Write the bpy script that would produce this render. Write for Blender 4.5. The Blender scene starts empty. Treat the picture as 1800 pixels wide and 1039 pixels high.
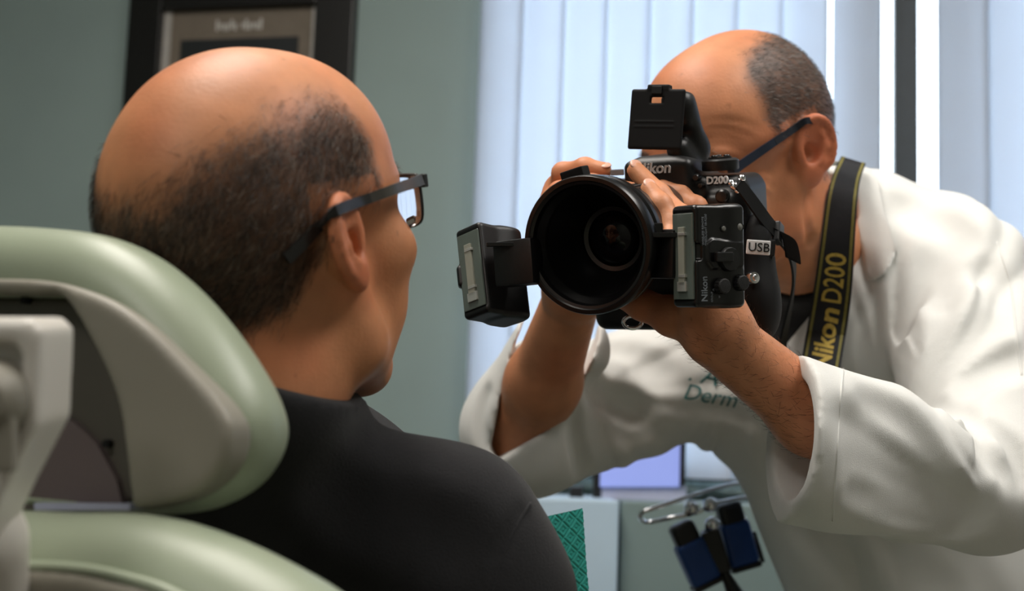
import bpy, bmesh, math, random
import numpy as np
from mathutils import Matrix, Vector
random.seed(7); RNG = np.random.default_rng(11)
scene = bpy.context.scene
COL = scene.collection
# ------------------------------------------------------------------ camera
FPX = 2400.0                                   # focal length in pixels of the 1800 x 1039 frame
CAM_LOC = Vector((0, 0, 1.12))
CAM_M = Matrix.Translation(CAM_LOC) @ Matrix.Rotation(math.radians(97), 4, 'X') @ Matrix.Rotation(math.radians(2.0), 4, 'Z')
cam = bpy.data.cameras.new('view_camera'); cam.sensor_width = 36; cam.lens = 36 * FPX / 1800
cam.clip_start = 0.02
cam_ob = bpy.data.objects.new('view_camera', cam); COL.objects.link(cam_ob); cam_ob.matrix_world = CAM_M
cam.dof.use_dof = True; cam.dof.focus_distance = 1.02; cam.dof.aperture_fstop = 5.6; cam.dof.aperture_blades = 7
scene.camera = cam_ob
scene.view_settings.view_transform = 'Standard'; scene.view_settings.look = 'None'
scene.view_settings.gamma = 1; scene.view_settings.use_curve_mapping = False
scene.view_settings.exposure = 0.0
# ------------------------------------------------------------------ world: overcast daylight outside
w = bpy.data.worlds.new('World'); scene.world = w; w.use_nodes = True
wb = w.node_tree.nodes['Background']; wb.inputs[0].default_value = (0.79, 0.87, 1.0, 1); wb.inputs[1].default_value = 7.2
def area_light(name, loc, target, sx, sy, power, color, spread=180):
    l = bpy.data.lights.new(name, 'AREA'); l.shape = 'RECTANGLE'; l.size = sx; l.size_y = sy
    l.energy = power; l.color = color; l.spread = math.radians(spread)
    o = bpy.data.objects.new(name, l); COL.objects.link(o); o.location = loc
    o.rotation_euler = (Vector(target) - Vector(loc)).to_track_quat('-Z', 'Y').to_euler()
    return o
# lamps of the room: recessed ceiling fixtures (their housings are built with the ceiling)
CEIL_Z = 2.62
LAMPS = [((-0.35, 1.0), 0.6, 1.2, 19, (1.0, 0.95, 0.89)), ((0.95, 0.72), 0.6, 1.2, 16, (1.0, 0.985, 0.965)),
         ((-1.0, -0.9), 0.6, 1.1, 12, (1.0, 0.98, 0.96))]
for i, ((lx, ly), sx, sy, pw, colr) in enumerate(LAMPS):
    area_light('ceiling_lamp_light', (lx, ly, CEIL_Z - 0.035), (lx, ly, 0), sx * .92, sy * .92, pw, colr)

# ------------------------------------------------------------------ frames and pixels
CM = np.array(CAM_M)
def V(*a): return np.array(a, dtype=float)
def C(px, py, d):                              # pixel + depth -> camera-aligned metres (x right, y up, z back)
    return V((px - 900) / FPX * d, (519.5 - py) / FPX * d, -d)
def W(p):                                      # camera-aligned -> world
    p = np.asarray(p, float); return p @ CM[:3, :3].T + CM[:3, 3]
def WP(px, py, d): return W(C(px, py, d))
def toC(p):                                    # world -> camera-aligned
    return (np.asarray(p, float) - CM[:3, 3]) @ CM[:3, :3]
def pix(p):                                    # camera-aligned -> pixel
    p = np.atleast_2d(p); return np.stack([900 + p[:, 0] / -p[:, 2] * FPX, 519.5 - p[:, 1] / -p[:, 2] * FPX], 1)
def nrm(v): v = np.asarray(v, float); return v / np.linalg.norm(v)
def frame_yz(fwd, up):                         # columns X right, Y forward, Z up
    y = nrm(fwd); x = nrm(np.cross(y, up)); z = np.cross(x, y); return np.stack([x, y, z], 1)
def frame_zy(front, up):                       # columns X right, Y up, Z front
    z = nrm(front); x = nrm(np.cross(up, z)); y = np.cross(z, x); return np.stack([x, y, z], 1)
UPC = CM[:3, :3].T @ V(0, 0, 1)                # gravity-up in camera-aligned space

# ------------------------------------------------------------------ implicit-surface modelling
class S:
    """ordered list of signed-distance shapes blended together"""
    def __init__(s): s.p = []
    def _a(s, f, c, r, k, op): s.p.append((f, np.asarray(c, float), r, k, op)); return s
    def cone(s, a, b, ra, rb, k=0.01, op=1):
        a = np.asarray(a, float); b = np.asarray(b, float); ba = b - a; bb = ba @ ba + 1e-12
        def f(p):
            pa = p - a; h = np.clip(pa @ ba / bb, 0, 1)
            q = pa - h[:, None] * ba
            return np.sqrt(np.einsum('ij,ij->i', q, q)) - (ra + (rb - ra) * h)
        return s._a(f, (a + b) / 2, np.linalg.norm(ba) / 2 + max(ra, rb), k, op)
    def ell(s, c, r, R=None, k=0.01, op=1):
        c = np.asarray(c, float); r = np.asarray(r, float)
        def f(p):
            q = p - c
            if R is not None: q = q @ R
            a = q / r; k0 = np.sqrt(np.einsum('ij,ij->i', a, a)); b = a / r
            k1 = np.sqrt(np.einsum('ij,ij->i', b, b)) + 1e-9
            return k0 * (k0 - 1) / k1
        return s._a(f, c, float(max(r)), k, op)
    def box(s, c, h, R=None, rnd=0.002, k=0.001, op=1):
        c = np.asarray(c, float); h = np.asarray(h, float) - rnd
        def f(p):
            q = p - c
            if R is not None: q = q @ R
            q = np.abs(q) - h; o = np.maximum(q, 0)
            return np.sqrt(np.einsum('ij,ij->i', o, o)) + np.minimum(q.max(1), 0) - rnd
        return s._a(f, c, float(np.linalg.norm(h + rnd)), k, op)
    def cyl(s, a, b, r, rnd=0.001, k=0.001, op=1):
        a = np.asarray(a, float); b = np.asarray(b, float); L = np.linalg.norm(b - a); u = (b - a) / L; m = (a + b) / 2
        def f(p):
            q = p - m; t = q @ u; rr = np.sqrt(np.maximum(np.einsum('ij,ij->i', q, q) - t * t, 0))
            d0 = rr - r + rnd; d1 = np.abs(t) - L / 2 + rnd
            return np.sqrt(np.maximum(d0, 0) ** 2 + np.maximum(d1, 0) ** 2) + np.minimum(np.maximum(d0, d1), 0) - rnd
        return s._a(f, m, math.hypot(L / 2, r), k, op)
    def chain(s, pts, rads, k=0.004, op=1):
        for i in range(len(pts) - 1): s.cone(pts[i], pts[i + 1], rads[i], rads[i + 1], k, op)
        return s
    def groove(s, pts, rads, k=.004, op=-1):                     # one polyline tube, blended once
        P = np.asarray(pts, float); R_ = np.asarray(rads, float); A = P[:-1]; D = P[1:] - A; DD = np.einsum('ij,ij->i', D, D) + 1e-12; r0 = R_[:-1]; dr = R_[1:] - r0
        def f(p):
            out = np.full(len(p), 9.0); c0 = p.mean(0); rd = np.sqrt(((p - c0) ** 2).sum(1).max())
            q0 = c0 - A; h0 = np.clip((q0 * D).sum(1) / DD, 0, 1); near = np.linalg.norm(q0 - h0[:, None] * D, axis=1) < rd + R_.max() + .045
            for a, d, dd, r, e in zip(A[near], D[near], DD[near], r0[near], dr[near]):
                q = p - a; h = np.clip(q @ d / dd, 0, 1); q = q - h[:, None] * d
                out = np.minimum(out, np.sqrt(np.einsum('ij,ij->i', q, q)) - r - e * h)
            return out
        c = P.mean(0); return s._a(f, c, np.linalg.norm(P - c, axis=1).max() + R_.max(), k, op)
    def torus(s, c, R, ru, rv, r, k=0.002, op=1, arc=None):      # elliptic ring in the X,Y plane of R
        c = np.asarray(c, float)
        n = 20; a0, a1 = arc if arc else (0, 2 * math.pi)
        pts = [c + R @ V(ru * math.cos(t), rv * math.sin(t), 0) for t in np.linspace(a0, a1, n)]
        return s.chain(pts, [r] * n, k, op)
    def fn(s, f, c, r, k=0.001, op=1): return s._a(f, c, r, k, op)
    def prism(s, poly, O, R, z0, z1, rnd=0.0, k=0.001, op=1):   # polygon in the X,Y plane of frame R at O, between z0 and z1
        f0 = poly2(poly); O = np.asarray(O, float); zc = (z0 + z1) / 2; hz = (z1 - z0) / 2
        pl_ = np.asarray(poly, float); g0 = pl_.min(0) - .05; gs = .0015; gn = np.ceil((pl_.max(0) + .05 - g0) / gs).astype(int) + 2
        gx, gy = np.meshgrid(np.arange(gn[0]), np.arange(gn[1]), indexing='ij'); G = f0(np.stack([gx.ravel(), gy.ravel()], 1) * gs + g0).reshape(gn)
        def f2(xy):                                              # tabulated polygon distance
            t = (xy - g0) / gs; t = np.clip(t, 0, gn - 1.001); i = t.astype(int); u = t - i
            a = G[i[:, 0], i[:, 1]] * (1 - u[:, 0]) + G[i[:, 0] + 1, i[:, 1]] * u[:, 0]
            b = G[i[:, 0], i[:, 1] + 1] * (1 - u[:, 0]) + G[i[:, 0] + 1, i[:, 1] + 1] * u[:, 0]
            return a * (1 - u[:, 1]) + b * u[:, 1]
        def f(p):
            q = (p - O) @ R; d0 = f2(q[:, :2]) + rnd; d1 = np.abs(q[:, 2] - zc) - hz + rnd
            return np.sqrt(np.maximum(d0, 0) ** 2 + np.maximum(d1, 0) ** 2) + np.minimum(np.maximum(d0, d1), 0) - rnd
        pl = np.asarray(poly, float); pc = pl.mean(0); rad = np.linalg.norm(pl - pc, axis=1).max()
        return s._a(f, O + R @ V(pc[0], pc[1], zc), math.hypot(rad, hz), k, op)
    def ev(s, p, act=None):
        d = np.full(len(p), 1.0)
        for (f, c, r, k, op) in (s.p if act is None else act):
            e = f(p)
            if op == 1:
                h = np.maximum(k - np.abs(d - e), 0) / k; d = np.minimum(d, e) - h * h * k * .25
            elif op == -1:
                e = -e; h = np.maximum(k - np.abs(d - e), 0) / k; d = np.maximum(d, e) + h * h * k * .25
            elif op == 2:                                        # displacement field: adds to the distance
                d = d + e
            else:                                                # intersection
                h = np.maximum(k - np.abs(d - e), 0) / k; d = np.maximum(d, e) + h * h * k * .25
        return d
    def __call__(s, p): return s.ev(np.atleast_2d(p))
def poly2(poly):
    pl = np.asarray(poly, float); n = len(pl)
    def f(p):
        d = np.full(len(p), 1e9); sg = np.ones(len(p))
        for i in range(n):
            a = pl[i]; b = pl[i - 1]; e = b - a; w_ = p - a
            t = np.clip(w_ @ e / (e @ e + 1e-15), 0, 1); q = w_ - t[:, None] * e
            d = np.minimum(d, np.einsum('ij,ij->i', q, q))
            c1 = p[:, 1] >= a[1]; c2 = p[:, 1] < b[1]; c3 = e[0] * w_[:, 1] > e[1] * w_[:, 0]
            flip = (c1 & c2 & c3) | (~c1 & ~c2 & ~c3)
            sg[flip] *= -1
        return sg * np.sqrt(d)
    return f
def spline(pts, n=8, closed=False):
    P = np.asarray(pts, float); N = len(P); out = []
    rng = range(N if closed else N - 1)
    for i in rng:
        if closed: p0, p1, p2, p3 = P[i - 1], P[i], P[(i + 1) % N], P[(i + 2) % N]
        else: p0, p1, p2, p3 = P[max(i - 1, 0)], P[i], P[i + 1], P[min(i + 2, N - 1)]
        for j in range(n):
            t = j / n
            out.append(.5 * ((2 * p1) + (-p0 + p2) * t + (2 * p0 - 5 * p1 + 4 * p2 - p3) * t * t + (-p0 + 3 * p1 - 3 * p2 + p3) * t ** 3))
    if not closed: out.append(P[-1])
    return np.array(out)
def polygonize(sdf, lo, hi, h, B=12, margin=0.03, slack=1.7):
    lo = np.asarray(lo, float); hi = np.asarray(hi, float)
    nb = np.ceil((hi - lo) / (h * B)).astype(int)
    g = np.arange(B + 1); off = np.stack(np.meshgrid(g, g, g, indexing='ij'), -1).reshape(-1, 3) * h
    NY = int(nb[1] * B + 4); NZ = int(nb[2] * B + 4)
    prims = sdf.p; pc = np.array([q[1] for q in prims]); pr = np.array([q[2] for q in prims]); pm = np.array([max(margin, q[3] * 1.2) for q in prims])
    isadd = np.array([q[4] == 1 for q in prims])
    hd = h * B * math.sqrt(3) / 2
    keys = []; verts = []; quads = []
    key = lambda i, j, k: ((i + 1) * NY + (j + 1)) * NZ + (k + 1)
    for bi in range(nb[0]):
        for bj in range(nb[1]):
            for bk in range(nb[2]):
                o = lo + np.array([bi, bj, bk]) * (h * B); c = o + h * B / 2
                near = np.linalg.norm(pc - c, axis=1) - pr < hd + pm
                if not (near & isadd).any(): continue
                act = [prims[i] for i in np.nonzero(near)[0]]
                if abs(sdf.ev(c[None], act)[0]) > hd * slack: continue
                d = sdf.ev(off + o, act).reshape(B + 1, B + 1, B + 1)
                ins = d < 0
                if ins.all() or not ins.any(): continue
                cnt = np.zeros((B, B, B), int); acc = np.zeros((B, B, B, 3))
                sl = [slice(0, B), slice(1, B + 1)]
                base = np.array([bi * B, bj * B, bk * B])
                for ax in range(3):
                    for a in (0, 1):
                        for b in (0, 1):
                            s0 = [None] * 3; oth = [q for q in range(3) if q != ax]
                            s0[oth[0]] = sl[a]; s0[oth[1]] = sl[b]
                            s1 = list(s0); s0[ax] = sl[0]; s1[ax] = sl[1]
                            d0 = d[tuple(s0)]; d1 = d[tuple(s1)]; m = (d0 < 0) != (d1 < 0)
                            t = np.where(m, d0 / np.where(m, d0 - d1, 1), 0)
                            cnt += m; acc[..., ax] += t; acc[..., oth[0]] += m * a; acc[..., oth[1]] += m * b
                    # faces: edges along ax starting at owned corners
                    e0 = [slice(0, B)] * 3; e1 = [slice(0, B)] * 3; e1[ax] = slice(1, B + 1)
                    A = ins[tuple(e0)]; Bm = ins[tuple(e1)]
                    ii = np.argwhere(A != Bm)
                    if len(ii):
                        fl = A[tuple(ii.T)]; gi = ii + base
                        u, v = [(1, 2), (2, 0), (0, 1)][ax]
                        du = np.zeros(3, int); du[u] = 1; dv = np.zeros(3, int); dv[v] = 1
                        q = np.stack([key(*(gi - du - dv).T), key(*(gi - dv).T), key(*gi.T), key(*(gi - du).T)], 1)
                        q[~fl] = q[~fl][:, ::-1]
                        quads.append(q)
                am = cnt > 0; idx = np.argwhere(am)
                verts.append(o + h * (idx + acc[am] / cnt[am][:, None])); keys.append(key(*(idx + base).T))
    keys = np.concatenate(keys); verts = np.concatenate(verts); quads = np.concatenate(quads)
    order = np.argsort(keys); keys = keys[order]; verts = verts[order]
    pos = np.clip(np.searchsorted(keys, quads), 0, len(keys) - 1)
    ok = (keys[pos] == quads).all(1)
    return close_holes(verts, pos[ok])
def close_holes(v, q, most=70):
    e = np.concatenate([q[:, [0, 1]], q[:, [1, 2]], q[:, [2, 3]], q[:, [3, 0]]]).astype(np.int64); n = len(v)
    k = e[:, 0] * n + e[:, 1]; r = e[:, 1] * n + e[:, 0]; b = e[~np.isin(k, r)]
    nxt = {}
    for x, y in b: nxt.setdefault(int(x), []).append(int(y))
    add = []; nv = []
    while nxt:
        st = next(iter(nxt)); loop = [st]; cur = st
        while cur in nxt:
            c = nxt[cur].pop()
            if not nxt[cur]: del nxt[cur]
            cur = c
            if cur == st: break
            loop.append(cur)
        if cur == st and 4 <= len(loop) <= most and len(loop) % 2 == 0:
            ci = n + len(nv); nv.append(v[loop].mean(0)); L = loop[::-1]
            add += [(ci, L[i], L[i + 1], L[(i + 2) % len(L)]) for i in range(0, len(L), 2)]
    if add: v = np.concatenate([v, nv]); q = np.concatenate([q, np.array(add)])
    return v, q
def raycast(sdf, px, py, dn=0.3, df=2.2):
    px = np.atleast_1d(np.asarray(px, float)); py = np.atleast_1d(np.asarray(py, float))
    r = np.stack([(px - 900) / FPX, (519.5 - py) / FPX, -np.ones(len(px))], 1); t = np.full(len(px), dn)
    t = t * 0 + dn
    for _ in range(120):
        st = np.clip(sdf.ev(r * t[:, None]), -.02, .15) * .85; t = np.minimum(t + st, df)
        if np.abs(np.where(t < df, st, 0)).max() < 1e-5: break
    return t

# ------------------------------------------------------------------ objects
def tag(o, label=None, cat=None, group=None, kind=None):
    if label: o['label'] = label
    if cat: o['category'] = cat
    if group: o['group'] = group
    if kind: o['kind'] = kind
    return o
def empty(name, loc_c=None, loc_w=None):
    o = bpy.data.objects.new(name, None); COL.objects.link(o); o.empty_display_size = 0.03
    o.location = Vector(W(loc_c)) if loc_c is not None else Vector(loc_w); return o
def wloc(o):
    v = Vector(o.location)
    while o.parent: o = o.parent; v = v + o.location
    return np.array(v)
def mesh(name, verts, faces, mat, parent=None, space='C', smooth=True, col=None, label=None, at=None, auto=None, attr=None):
    """verts in camera-aligned ('C') or world ('W') metres -> one mesh object"""
    v = W(verts) if space == 'C' else np.asarray(verts, float)
    base = wloc(parent) if parent is not None else (np.asarray(at, float) if at is not None else v.mean(0))
    me = bpy.data.meshes.new(name)
    if isinstance(faces, np.ndarray):
        n = len(faces); k = faces.shape[1]
        me.vertices.add(len(v)); me.vertices.foreach_set('co', (v - base).astype(np.float32).ravel())
        me.loops.add(n * k); me.loops.foreach_set('vertex_index', faces.astype(np.int32).ravel())
        me.polygons.add(n); me.polygons.foreach_set('loop_start', np.arange(0, n * k, k, dtype=np.int32))
        me.update(calc_edges=True)
    else:
        me.from_pydata([tuple(q) for q in (v - base)], [], [tuple(int(i) for i in f) for f in faces])
    me.validate()
    if smooth: me.polygons.foreach_set('use_smooth', np.ones(len(me.polygons), bool))
    if auto is not None: me.set_sharp_from_angle(angle=math.radians(auto))
    if col is not None:
        a = me.attributes.new('Col', 'FLOAT_COLOR', 'POINT')
        c4 = np.ones((len(v), 4), np.float32); c4[:, :3] = col; a.data.foreach_set('color', c4.ravel())
    if attr:
        for an, av in attr.items():
            a = me.attributes.new(an, 'FLOAT', 'POINT'); a.data.foreach_set('value', np.asarray(av, np.float32))
    if mat is not None: me.materials.append(mat)
    o = bpy.data.objects.new(name, me); COL.objects.link(o)
    if parent is not None: o.parent = parent
    else: o.location = Vector(base)
    if label: o['label'] = label
    return o
def sdf_obj(name, sdf, lo, hi, h, mat, parent=None, colf=None, label=None, relax=1, B=12, xf=None, biggest=False):
    v, q = polygonize(sdf, lo, hi, h, B)
    if biggest:                                             # keep the largest connected piece
        lab = np.arange(len(v))
        while True:
            new = lab.copy()
            for a in range(4): np.minimum.at(new, q[:, a], lab[q].min(1))
            new = new[new]
            if (new == lab).all(): break
            lab = new
        q = q[lab[q[:, 0]] == np.bincount(lab).argmax()]; u, inv = np.unique(q, return_inverse=True); v = v[u]; q = inv.reshape(-1, 4)
    for _ in range(relax):                                  # light smoothing of the lattice steps
        e = np.concatenate([q[:, [0, 1]], q[:, [1, 2]], q[:, [2, 3]], q[:, [3, 0]]]); acc = np.zeros_like(v); n = np.zeros(len(v))
        for c in range(3): acc[:, c] = np.bincount(e[:, 0], v[e[:, 1], c], len(v)) + np.bincount(e[:, 1], v[e[:, 0], c], len(v))
        n = np.bincount(e[:, 0], minlength=len(v)) + np.bincount(e[:, 1], minlength=len(v))
        v = np.where(n[:, None] > 0, .5 * v + .5 * acc / np.maximum(n, 1)[:, None], v)
    col = colf(v) if colf else None
    if xf is not None: v = v @ xf[1].T + xf[0]
    return mesh(name, v, q, mat, parent, 'C', True, col, label)
def tube(pts, r, n=8, closed=False, cap=True):
    P = np.asarray(pts, float); N = len(P); R = np.full(N, r) if np.isscalar(r) else np.asarray(r, float)
    vs = []; fs = []; up = None
    for i in range(N):
        t = nrm(P[(i + 1) % N] - P[i - 1]) if closed else nrm(P[min(i + 1, N - 1)] - P[max(i - 1, 0)])
        if up is None: up = V(0, 0, 1) if abs(t[2]) < .9 else V(1, 0, 0)
        x = nrm(np.cross(up, t)); y = np.cross(t, x); up = y
        for j in range(n):
            a = 2 * math.pi * j / n; vs.append(P[i] + R[i] * (math.cos(a) * x + math.sin(a) * y))
    for i in range(N if closed else N - 1):
        for j in range(n):
            a = i * n + j; b = i * n + (j + 1) % n; c = ((i + 1) % N) * n + (j + 1) % n; d = ((i + 1) % N) * n + j
            fs.append((a, b, c, d))
    if cap and not closed: fs += [tuple(range(n))[::-1], tuple(range((N - 1) * n, N * n))]
    return np.array(vs), fs
def band(pts, wid, nrmls, thick):
    """flat strap: centre points, half-width vectors, normals"""
    vs = []; fs = []; N = len(pts)
    for p, w_, n_ in zip(pts, wid, nrmls):
        vs += [p - w_ - n_ * thick, p + w_ - n_ * thick, p + w_ + n_ * thick, p - w_ + n_ * thick]
    for i in range(N - 1):
        a = i * 4; b = a + 4
        for j in range(4): fs.append((a + j, a + (j + 1) % 4, b + (j + 1) % 4, b + j))
    fs += [(3, 2, 1, 0), (4 * N - 4, 4 * N - 3, 4 * N - 2, 4 * N - 1)]
    return np.array(vs), fs
def lathe(prof, O, R, n=64, closed=False):
    """profile of (radius, z) turned about Z of frame R at O"""
    vs = []; fs = []; m = len(prof)
    for (r, z) in prof:
        for j in range(n):
            a = 2 * math.pi * j / n; vs.append(O + R @ V(r * math.cos(a), r * math.sin(a), z))
    for i in range(m if closed else m - 1):
        for j in range(n):
            k = (i + 1) % m; fs.append((i * n + j, i * n + (j + 1) % n, k * n + (j + 1) % n, k * n + j))
    if not closed:
        if prof[0][0] > 1e-6: fs.append(tuple(range(n))[::-1])
        if prof[-1][0] > 1e-6: fs.append(tuple(range((m - 1) * n, m * n)))
    return np.array(vs), fs
def boxm(c, h, R=None, bev=0.0, seg=2):
    bm = bmesh.new(); bmesh.ops.create_cube(bm, size=2)
    for v in bm.verts: v.co = Vector((v.co.x * h[0], v.co.y * h[1], v.co.z * h[2]))
    if bev > 0: bmesh.ops.bevel(bm, geom=bm.edges[:] + bm.verts[:], offset=bev, segments=seg, affect='EDGES', profile=.6)
    bm.verts.ensure_lookup_table(); vs = np.array([v.co[:] for v in bm.verts]); fs = [[v.index for v in f.verts] for f in bm.faces]; bm.free()
    R = np.eye(3) if R is None else R
    return vs @ R.T + np.asarray(c, float), fs
def join(*parts):
    vs = []; fs = []; n = 0
    for v, f in parts:
        vs.append(np.asarray(v)); fs += [tuple(int(i) + n for i in q) for q in f]; n += len(v)
    return np.concatenate(vs), fs
def prism_mesh(poly, O, R, z0, z1):
    n = len(poly); vs = [O + R @ V(x, y, z0) for x, y in poly] + [O + R @ V(x, y, z1) for x, y in poly]
    fs = [tuple(range(n))[::-1], tuple(range(n, 2 * n))] + [(i, (i + 1) % n, n + (i + 1) % n, n + i) for i in range(n)]
    return np.array(vs), fs
def text_flat(txt, size, bold=0.0, shear=0.0, extrude=0.0003, spacing=1.0, outline=False):
    cu = bpy.data.curves.new('lettering', 'FONT'); cu.body = txt; cu.size = size; cu.offset = bold; cu.shear = shear
    cu.extrude = extrude; cu.align_x = 'CENTER'; cu.align_y = 'CENTER'; cu.space_character = spacing; cu.resolution_u = 3
    if outline: cu.fill_mode = 'NONE'; cu.extrude = 0; cu.bevel_depth = outline; cu.bevel_resolution = 1
    o = bpy.data.objects.new('lettering_tmp', cu); COL.objects.link(o)
    dg = bpy.context.evaluated_depsgraph_get(); me = o.evaluated_get(dg).to_mesh()
    vs = np.array([v.co[:] for v in me.vertices]) if len(me.vertices) else np.zeros((0, 3)); fs = [tuple(p.vertices) for p in me.polygons]
    o.evaluated_get(dg).to_mesh_clear(); bpy.data.objects.remove(o); bpy.data.curves.remove(cu)
    return vs, fs
def lettering(txt, size, O, R, mat, parent, name='lettering', **kw):
    vs, fs = text_flat(txt, size, **kw)
    return mesh(name, vs @ R.T + O, fs, mat, parent, 'C', False)
def noise3(p, sc, seed=0):
    """cheap smooth value noise"""
    p = np.asarray(p) * sc + seed * 17.31; i = np.floor(p).astype(np.int64); f = p - i; f = f * f * (3 - 2 * f)
    def hsh(a, b, c):
        n = (a * 374761393 + b * 668265263 + c * 2147483647 + seed * 974711) & 0xffffffff
        n = ((n ^ (n >> 13)) * 1274126177) & 0xffffffff; return ((n ^ (n >> 16)) & 0xffff) / 65535.0
    r = 0
    for dx in (0, 1):
        for dy in (0, 1):
            for dz in (0, 1):
                wgt = (f[:, 0] if dx else 1 - f[:, 0]) * (f[:, 1] if dy else 1 - f[:, 1]) * (f[:, 2] if dz else 1 - f[:, 2])
                r = r + wgt * hsh(i[:, 0] + dx, i[:, 1] + dy, i[:, 2] + dz)
    return r
def sstep(a, b, x): t = np.clip((x - a) / (b - a), 0, 1); return t * t * (3 - 2 * t)

# ------------------------------------------------------------------ materials
def srgb(r, g, b): return tuple(((c / 255) / 12.92 if c / 255 <= .04045 else ((c / 255 + .055) / 1.055) ** 2.4) for c in (r, g, b))
def mat(name, col, rough=.5, metal=0, var=.06, nsc=40, bump=0, bsc=300, spec=.5, vcol=False, sss=0, coat=0, emit=None, trans=0, sheen=0, weave=0):
    m = bpy.data.materials.new(name); m.use_nodes = True; nt = m.node_tree; N = nt.nodes; L = nt.links; b = N['Principled BSDF']
    tc = N.new('ShaderNodeTexCoord'); nz = N.new('ShaderNodeTexNoise'); nz.inputs['Scale'].default_value = nsc; nz.inputs['Detail'].default_value = 4
    L.new(tc.outputs['Object'], nz.inputs['Vector'])
    mr = N.new('ShaderNodeMapRange'); mr.inputs[1].default_value = .3; mr.inputs[2].default_value = .7
    mr.inputs[3].default_value = 1 - var; mr.inputs[4].default_value = 1 + var; L.new(nz.outputs[0], mr.inputs[0])
    mx = N.new('ShaderNodeVectorMath'); mx.operation = 'SCALE'
    if vcol:
        at = N.new('ShaderNodeAttribute'); at.attribute_name = 'Col'; L.new(at.outputs['Color'], mx.inputs[0])
    else: mx.inputs[0].default_value = col
    L.new(mr.outputs[0], mx.inputs['Scale']); L.new(mx.outputs[0], b.inputs['Base Color'])
    b.inputs['Roughness'].default_value = rough; b.inputs['Metallic'].default_value = metal
    b.inputs['Specular IOR Level'].default_value = spec; b.inputs['Coat Weight'].default_value = coat; b.inputs['Transmission Weight'].default_value = trans
    b.inputs['Sheen Weight'].default_value = sheen
    if sss: b.inputs['Subsurface Weight'].default_value = sss; b.inputs['Subsurface Radius'].default_value = (1, .35, .2); b.inputs['Subsurface Scale'].default_value = .004
    if emit: b.inputs['Emission Color'].default_value = (*emit[0], 1); b.inputs['Emission Strength'].default_value = emit[1]
    if bump:
        n2 = N.new('ShaderNodeTexNoise'); n2.inputs['Scale'].default_value = bsc; n2.inputs['Detail'].default_value = 3; L.new(tc.outputs['Object'], n2.inputs['Vector'])
        bp = N.new('ShaderNodeBump'); bp.inputs['Strength'].default_value = bump; bp.inputs['Distance'].default_value = .002
        L.new(n2.outputs[0], bp.inputs['Height']); L.new(bp.outputs[0], b.inputs['Normal'])
    return m
M = {}
M['skin'] = mat('skin', (1, 1, 1), .48, var=.07, nsc=55, bump=.12, bsc=420, vcol=True, sss=.12, spec=.35)
M['hair'] = mat('hair', (1, 1, 1), .5, var=.1, nsc=90, vcol=True, spec=.3)
M['wall'] = mat('green_wall', srgb(144, 162, 159), .8, var=.03, nsc=6, bump=.08, bsc=220)
M['wall_far'] = mat('room_wall', srgb(176, 178, 168), .85, var=.03, nsc=6)
M['ceil'] = mat('ceiling', srgb(225, 222, 214), .9, var=.03, nsc=8)
M['floor'] = mat('floor', srgb(120, 112, 104), .5, var=.08, nsc=10)
M['black'] = mat('black_plastic', srgb(11, 11, 12), .42, var=.1, nsc=200, bump=.1, bsc=1500)
M['black_gloss'] = mat('black_satin', srgb(9, 9, 10), .30, var=.1, nsc=100)
M['black_matte'] = mat('black_matte', srgb(9, 9, 10), .7, var=.1, nsc=100, spec=.3)
M['rubber'] = mat('black_rubber', srgb(17, 17, 18), .6, var=.12, nsc=150, bump=.3, bsc=1800)
M['frame'] = mat('black_frame', srgb(16, 15, 15), .4)
M['cuff'] = mat('white_cloth', srgb(226, 226, 222), .9, var=.025, nsc=20, bump=.25, bsc=1400, sheen=.15, spec=.2)
M['shirt'] = mat('black_cloth', srgb(38, 38, 40), .95, var=.12, nsc=30, bump=.3, bsc=900, sheen=.1, spec=.15)
M['leather'] = mat('green_vinyl', srgb(150, 160, 138), .38, var=.03, nsc=12, bump=.06, bsc=700)
M['shell'] = mat('grey_shell', srgb(134, 130, 118), .5, var=.04, nsc=15, bump=.05, bsc=900)
M['white_plastic'] = mat('white_plastic', srgb(208, 204, 196), .35, var=.02, nsc=10)
M['mauve'] = mat('mauve_plate', srgb(96, 84, 84), .45, var=.04, nsc=15)
M['chrome'] = mat('chrome', (.8, .8, .82), .15, metal=1, var=.02)
M['white_ink'] = mat('white_ink', srgb(225, 225, 225), .5)
M['grey_ink'] = mat('grey_ink', srgb(120, 126, 132), .5)
M['gold_ink'] = mat('gold_thread', srgb(186, 158, 70), .7, var=.15, nsc=300)
M['olive'] = mat('olive_edge', srgb(118, 110, 48), .7, var=.15, nsc=300)
# ================================================================== the room
YAW = math.radians(12.6)
WU = V(math.cos(YAW), -math.sin(YAW), 0); WN = V(-math.sin(YAW), -math.cos(YAW), 0); WZ = V(0, 0, 1)
W0 = WP(900, 500, 2.62); W0[2] = 0
WR = np.stack([WU, WZ, -WN], 1)                # wall frame: X along, Y up, Z into the wall
WR3 = np.stack([WU, WZ, WN], 1)
def wall_sz(px, py, off=0.0):                  # pixel on the plane standing `off` in front of the back wall -> (s, z)
    o = np.array(CAM_LOC); r = WP(px, py, 1) - o; p0 = W0 + WN * off
    t = ((p0 - o) @ WN) / (r @ WN); p = o + r * t; return (p - W0) @ WU, p[2]
def wbox(s0, s1, z0, z1, o0, o1, bev=0):       # box in wall coordinates; offsets measured towards the room
    c = W0 + WU * (s0 + s1) / 2 + WZ * (z0 + z1) / 2 + WN * (o0 + o1) / 2
    return boxm(c, (abs(s1 - s0) / 2, abs(z1 - z0) / 2, abs(o1 - o0) / 2), WR3, bev)
def wmesh(name, part, m, parent=None, **kw): return mesh(name, part[0], part[1], m, parent, 'W', kw.pop('smooth', False), **kw)
SE = wall_sz(822, 300)[0]                      # wall ends, window opening starts
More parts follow.
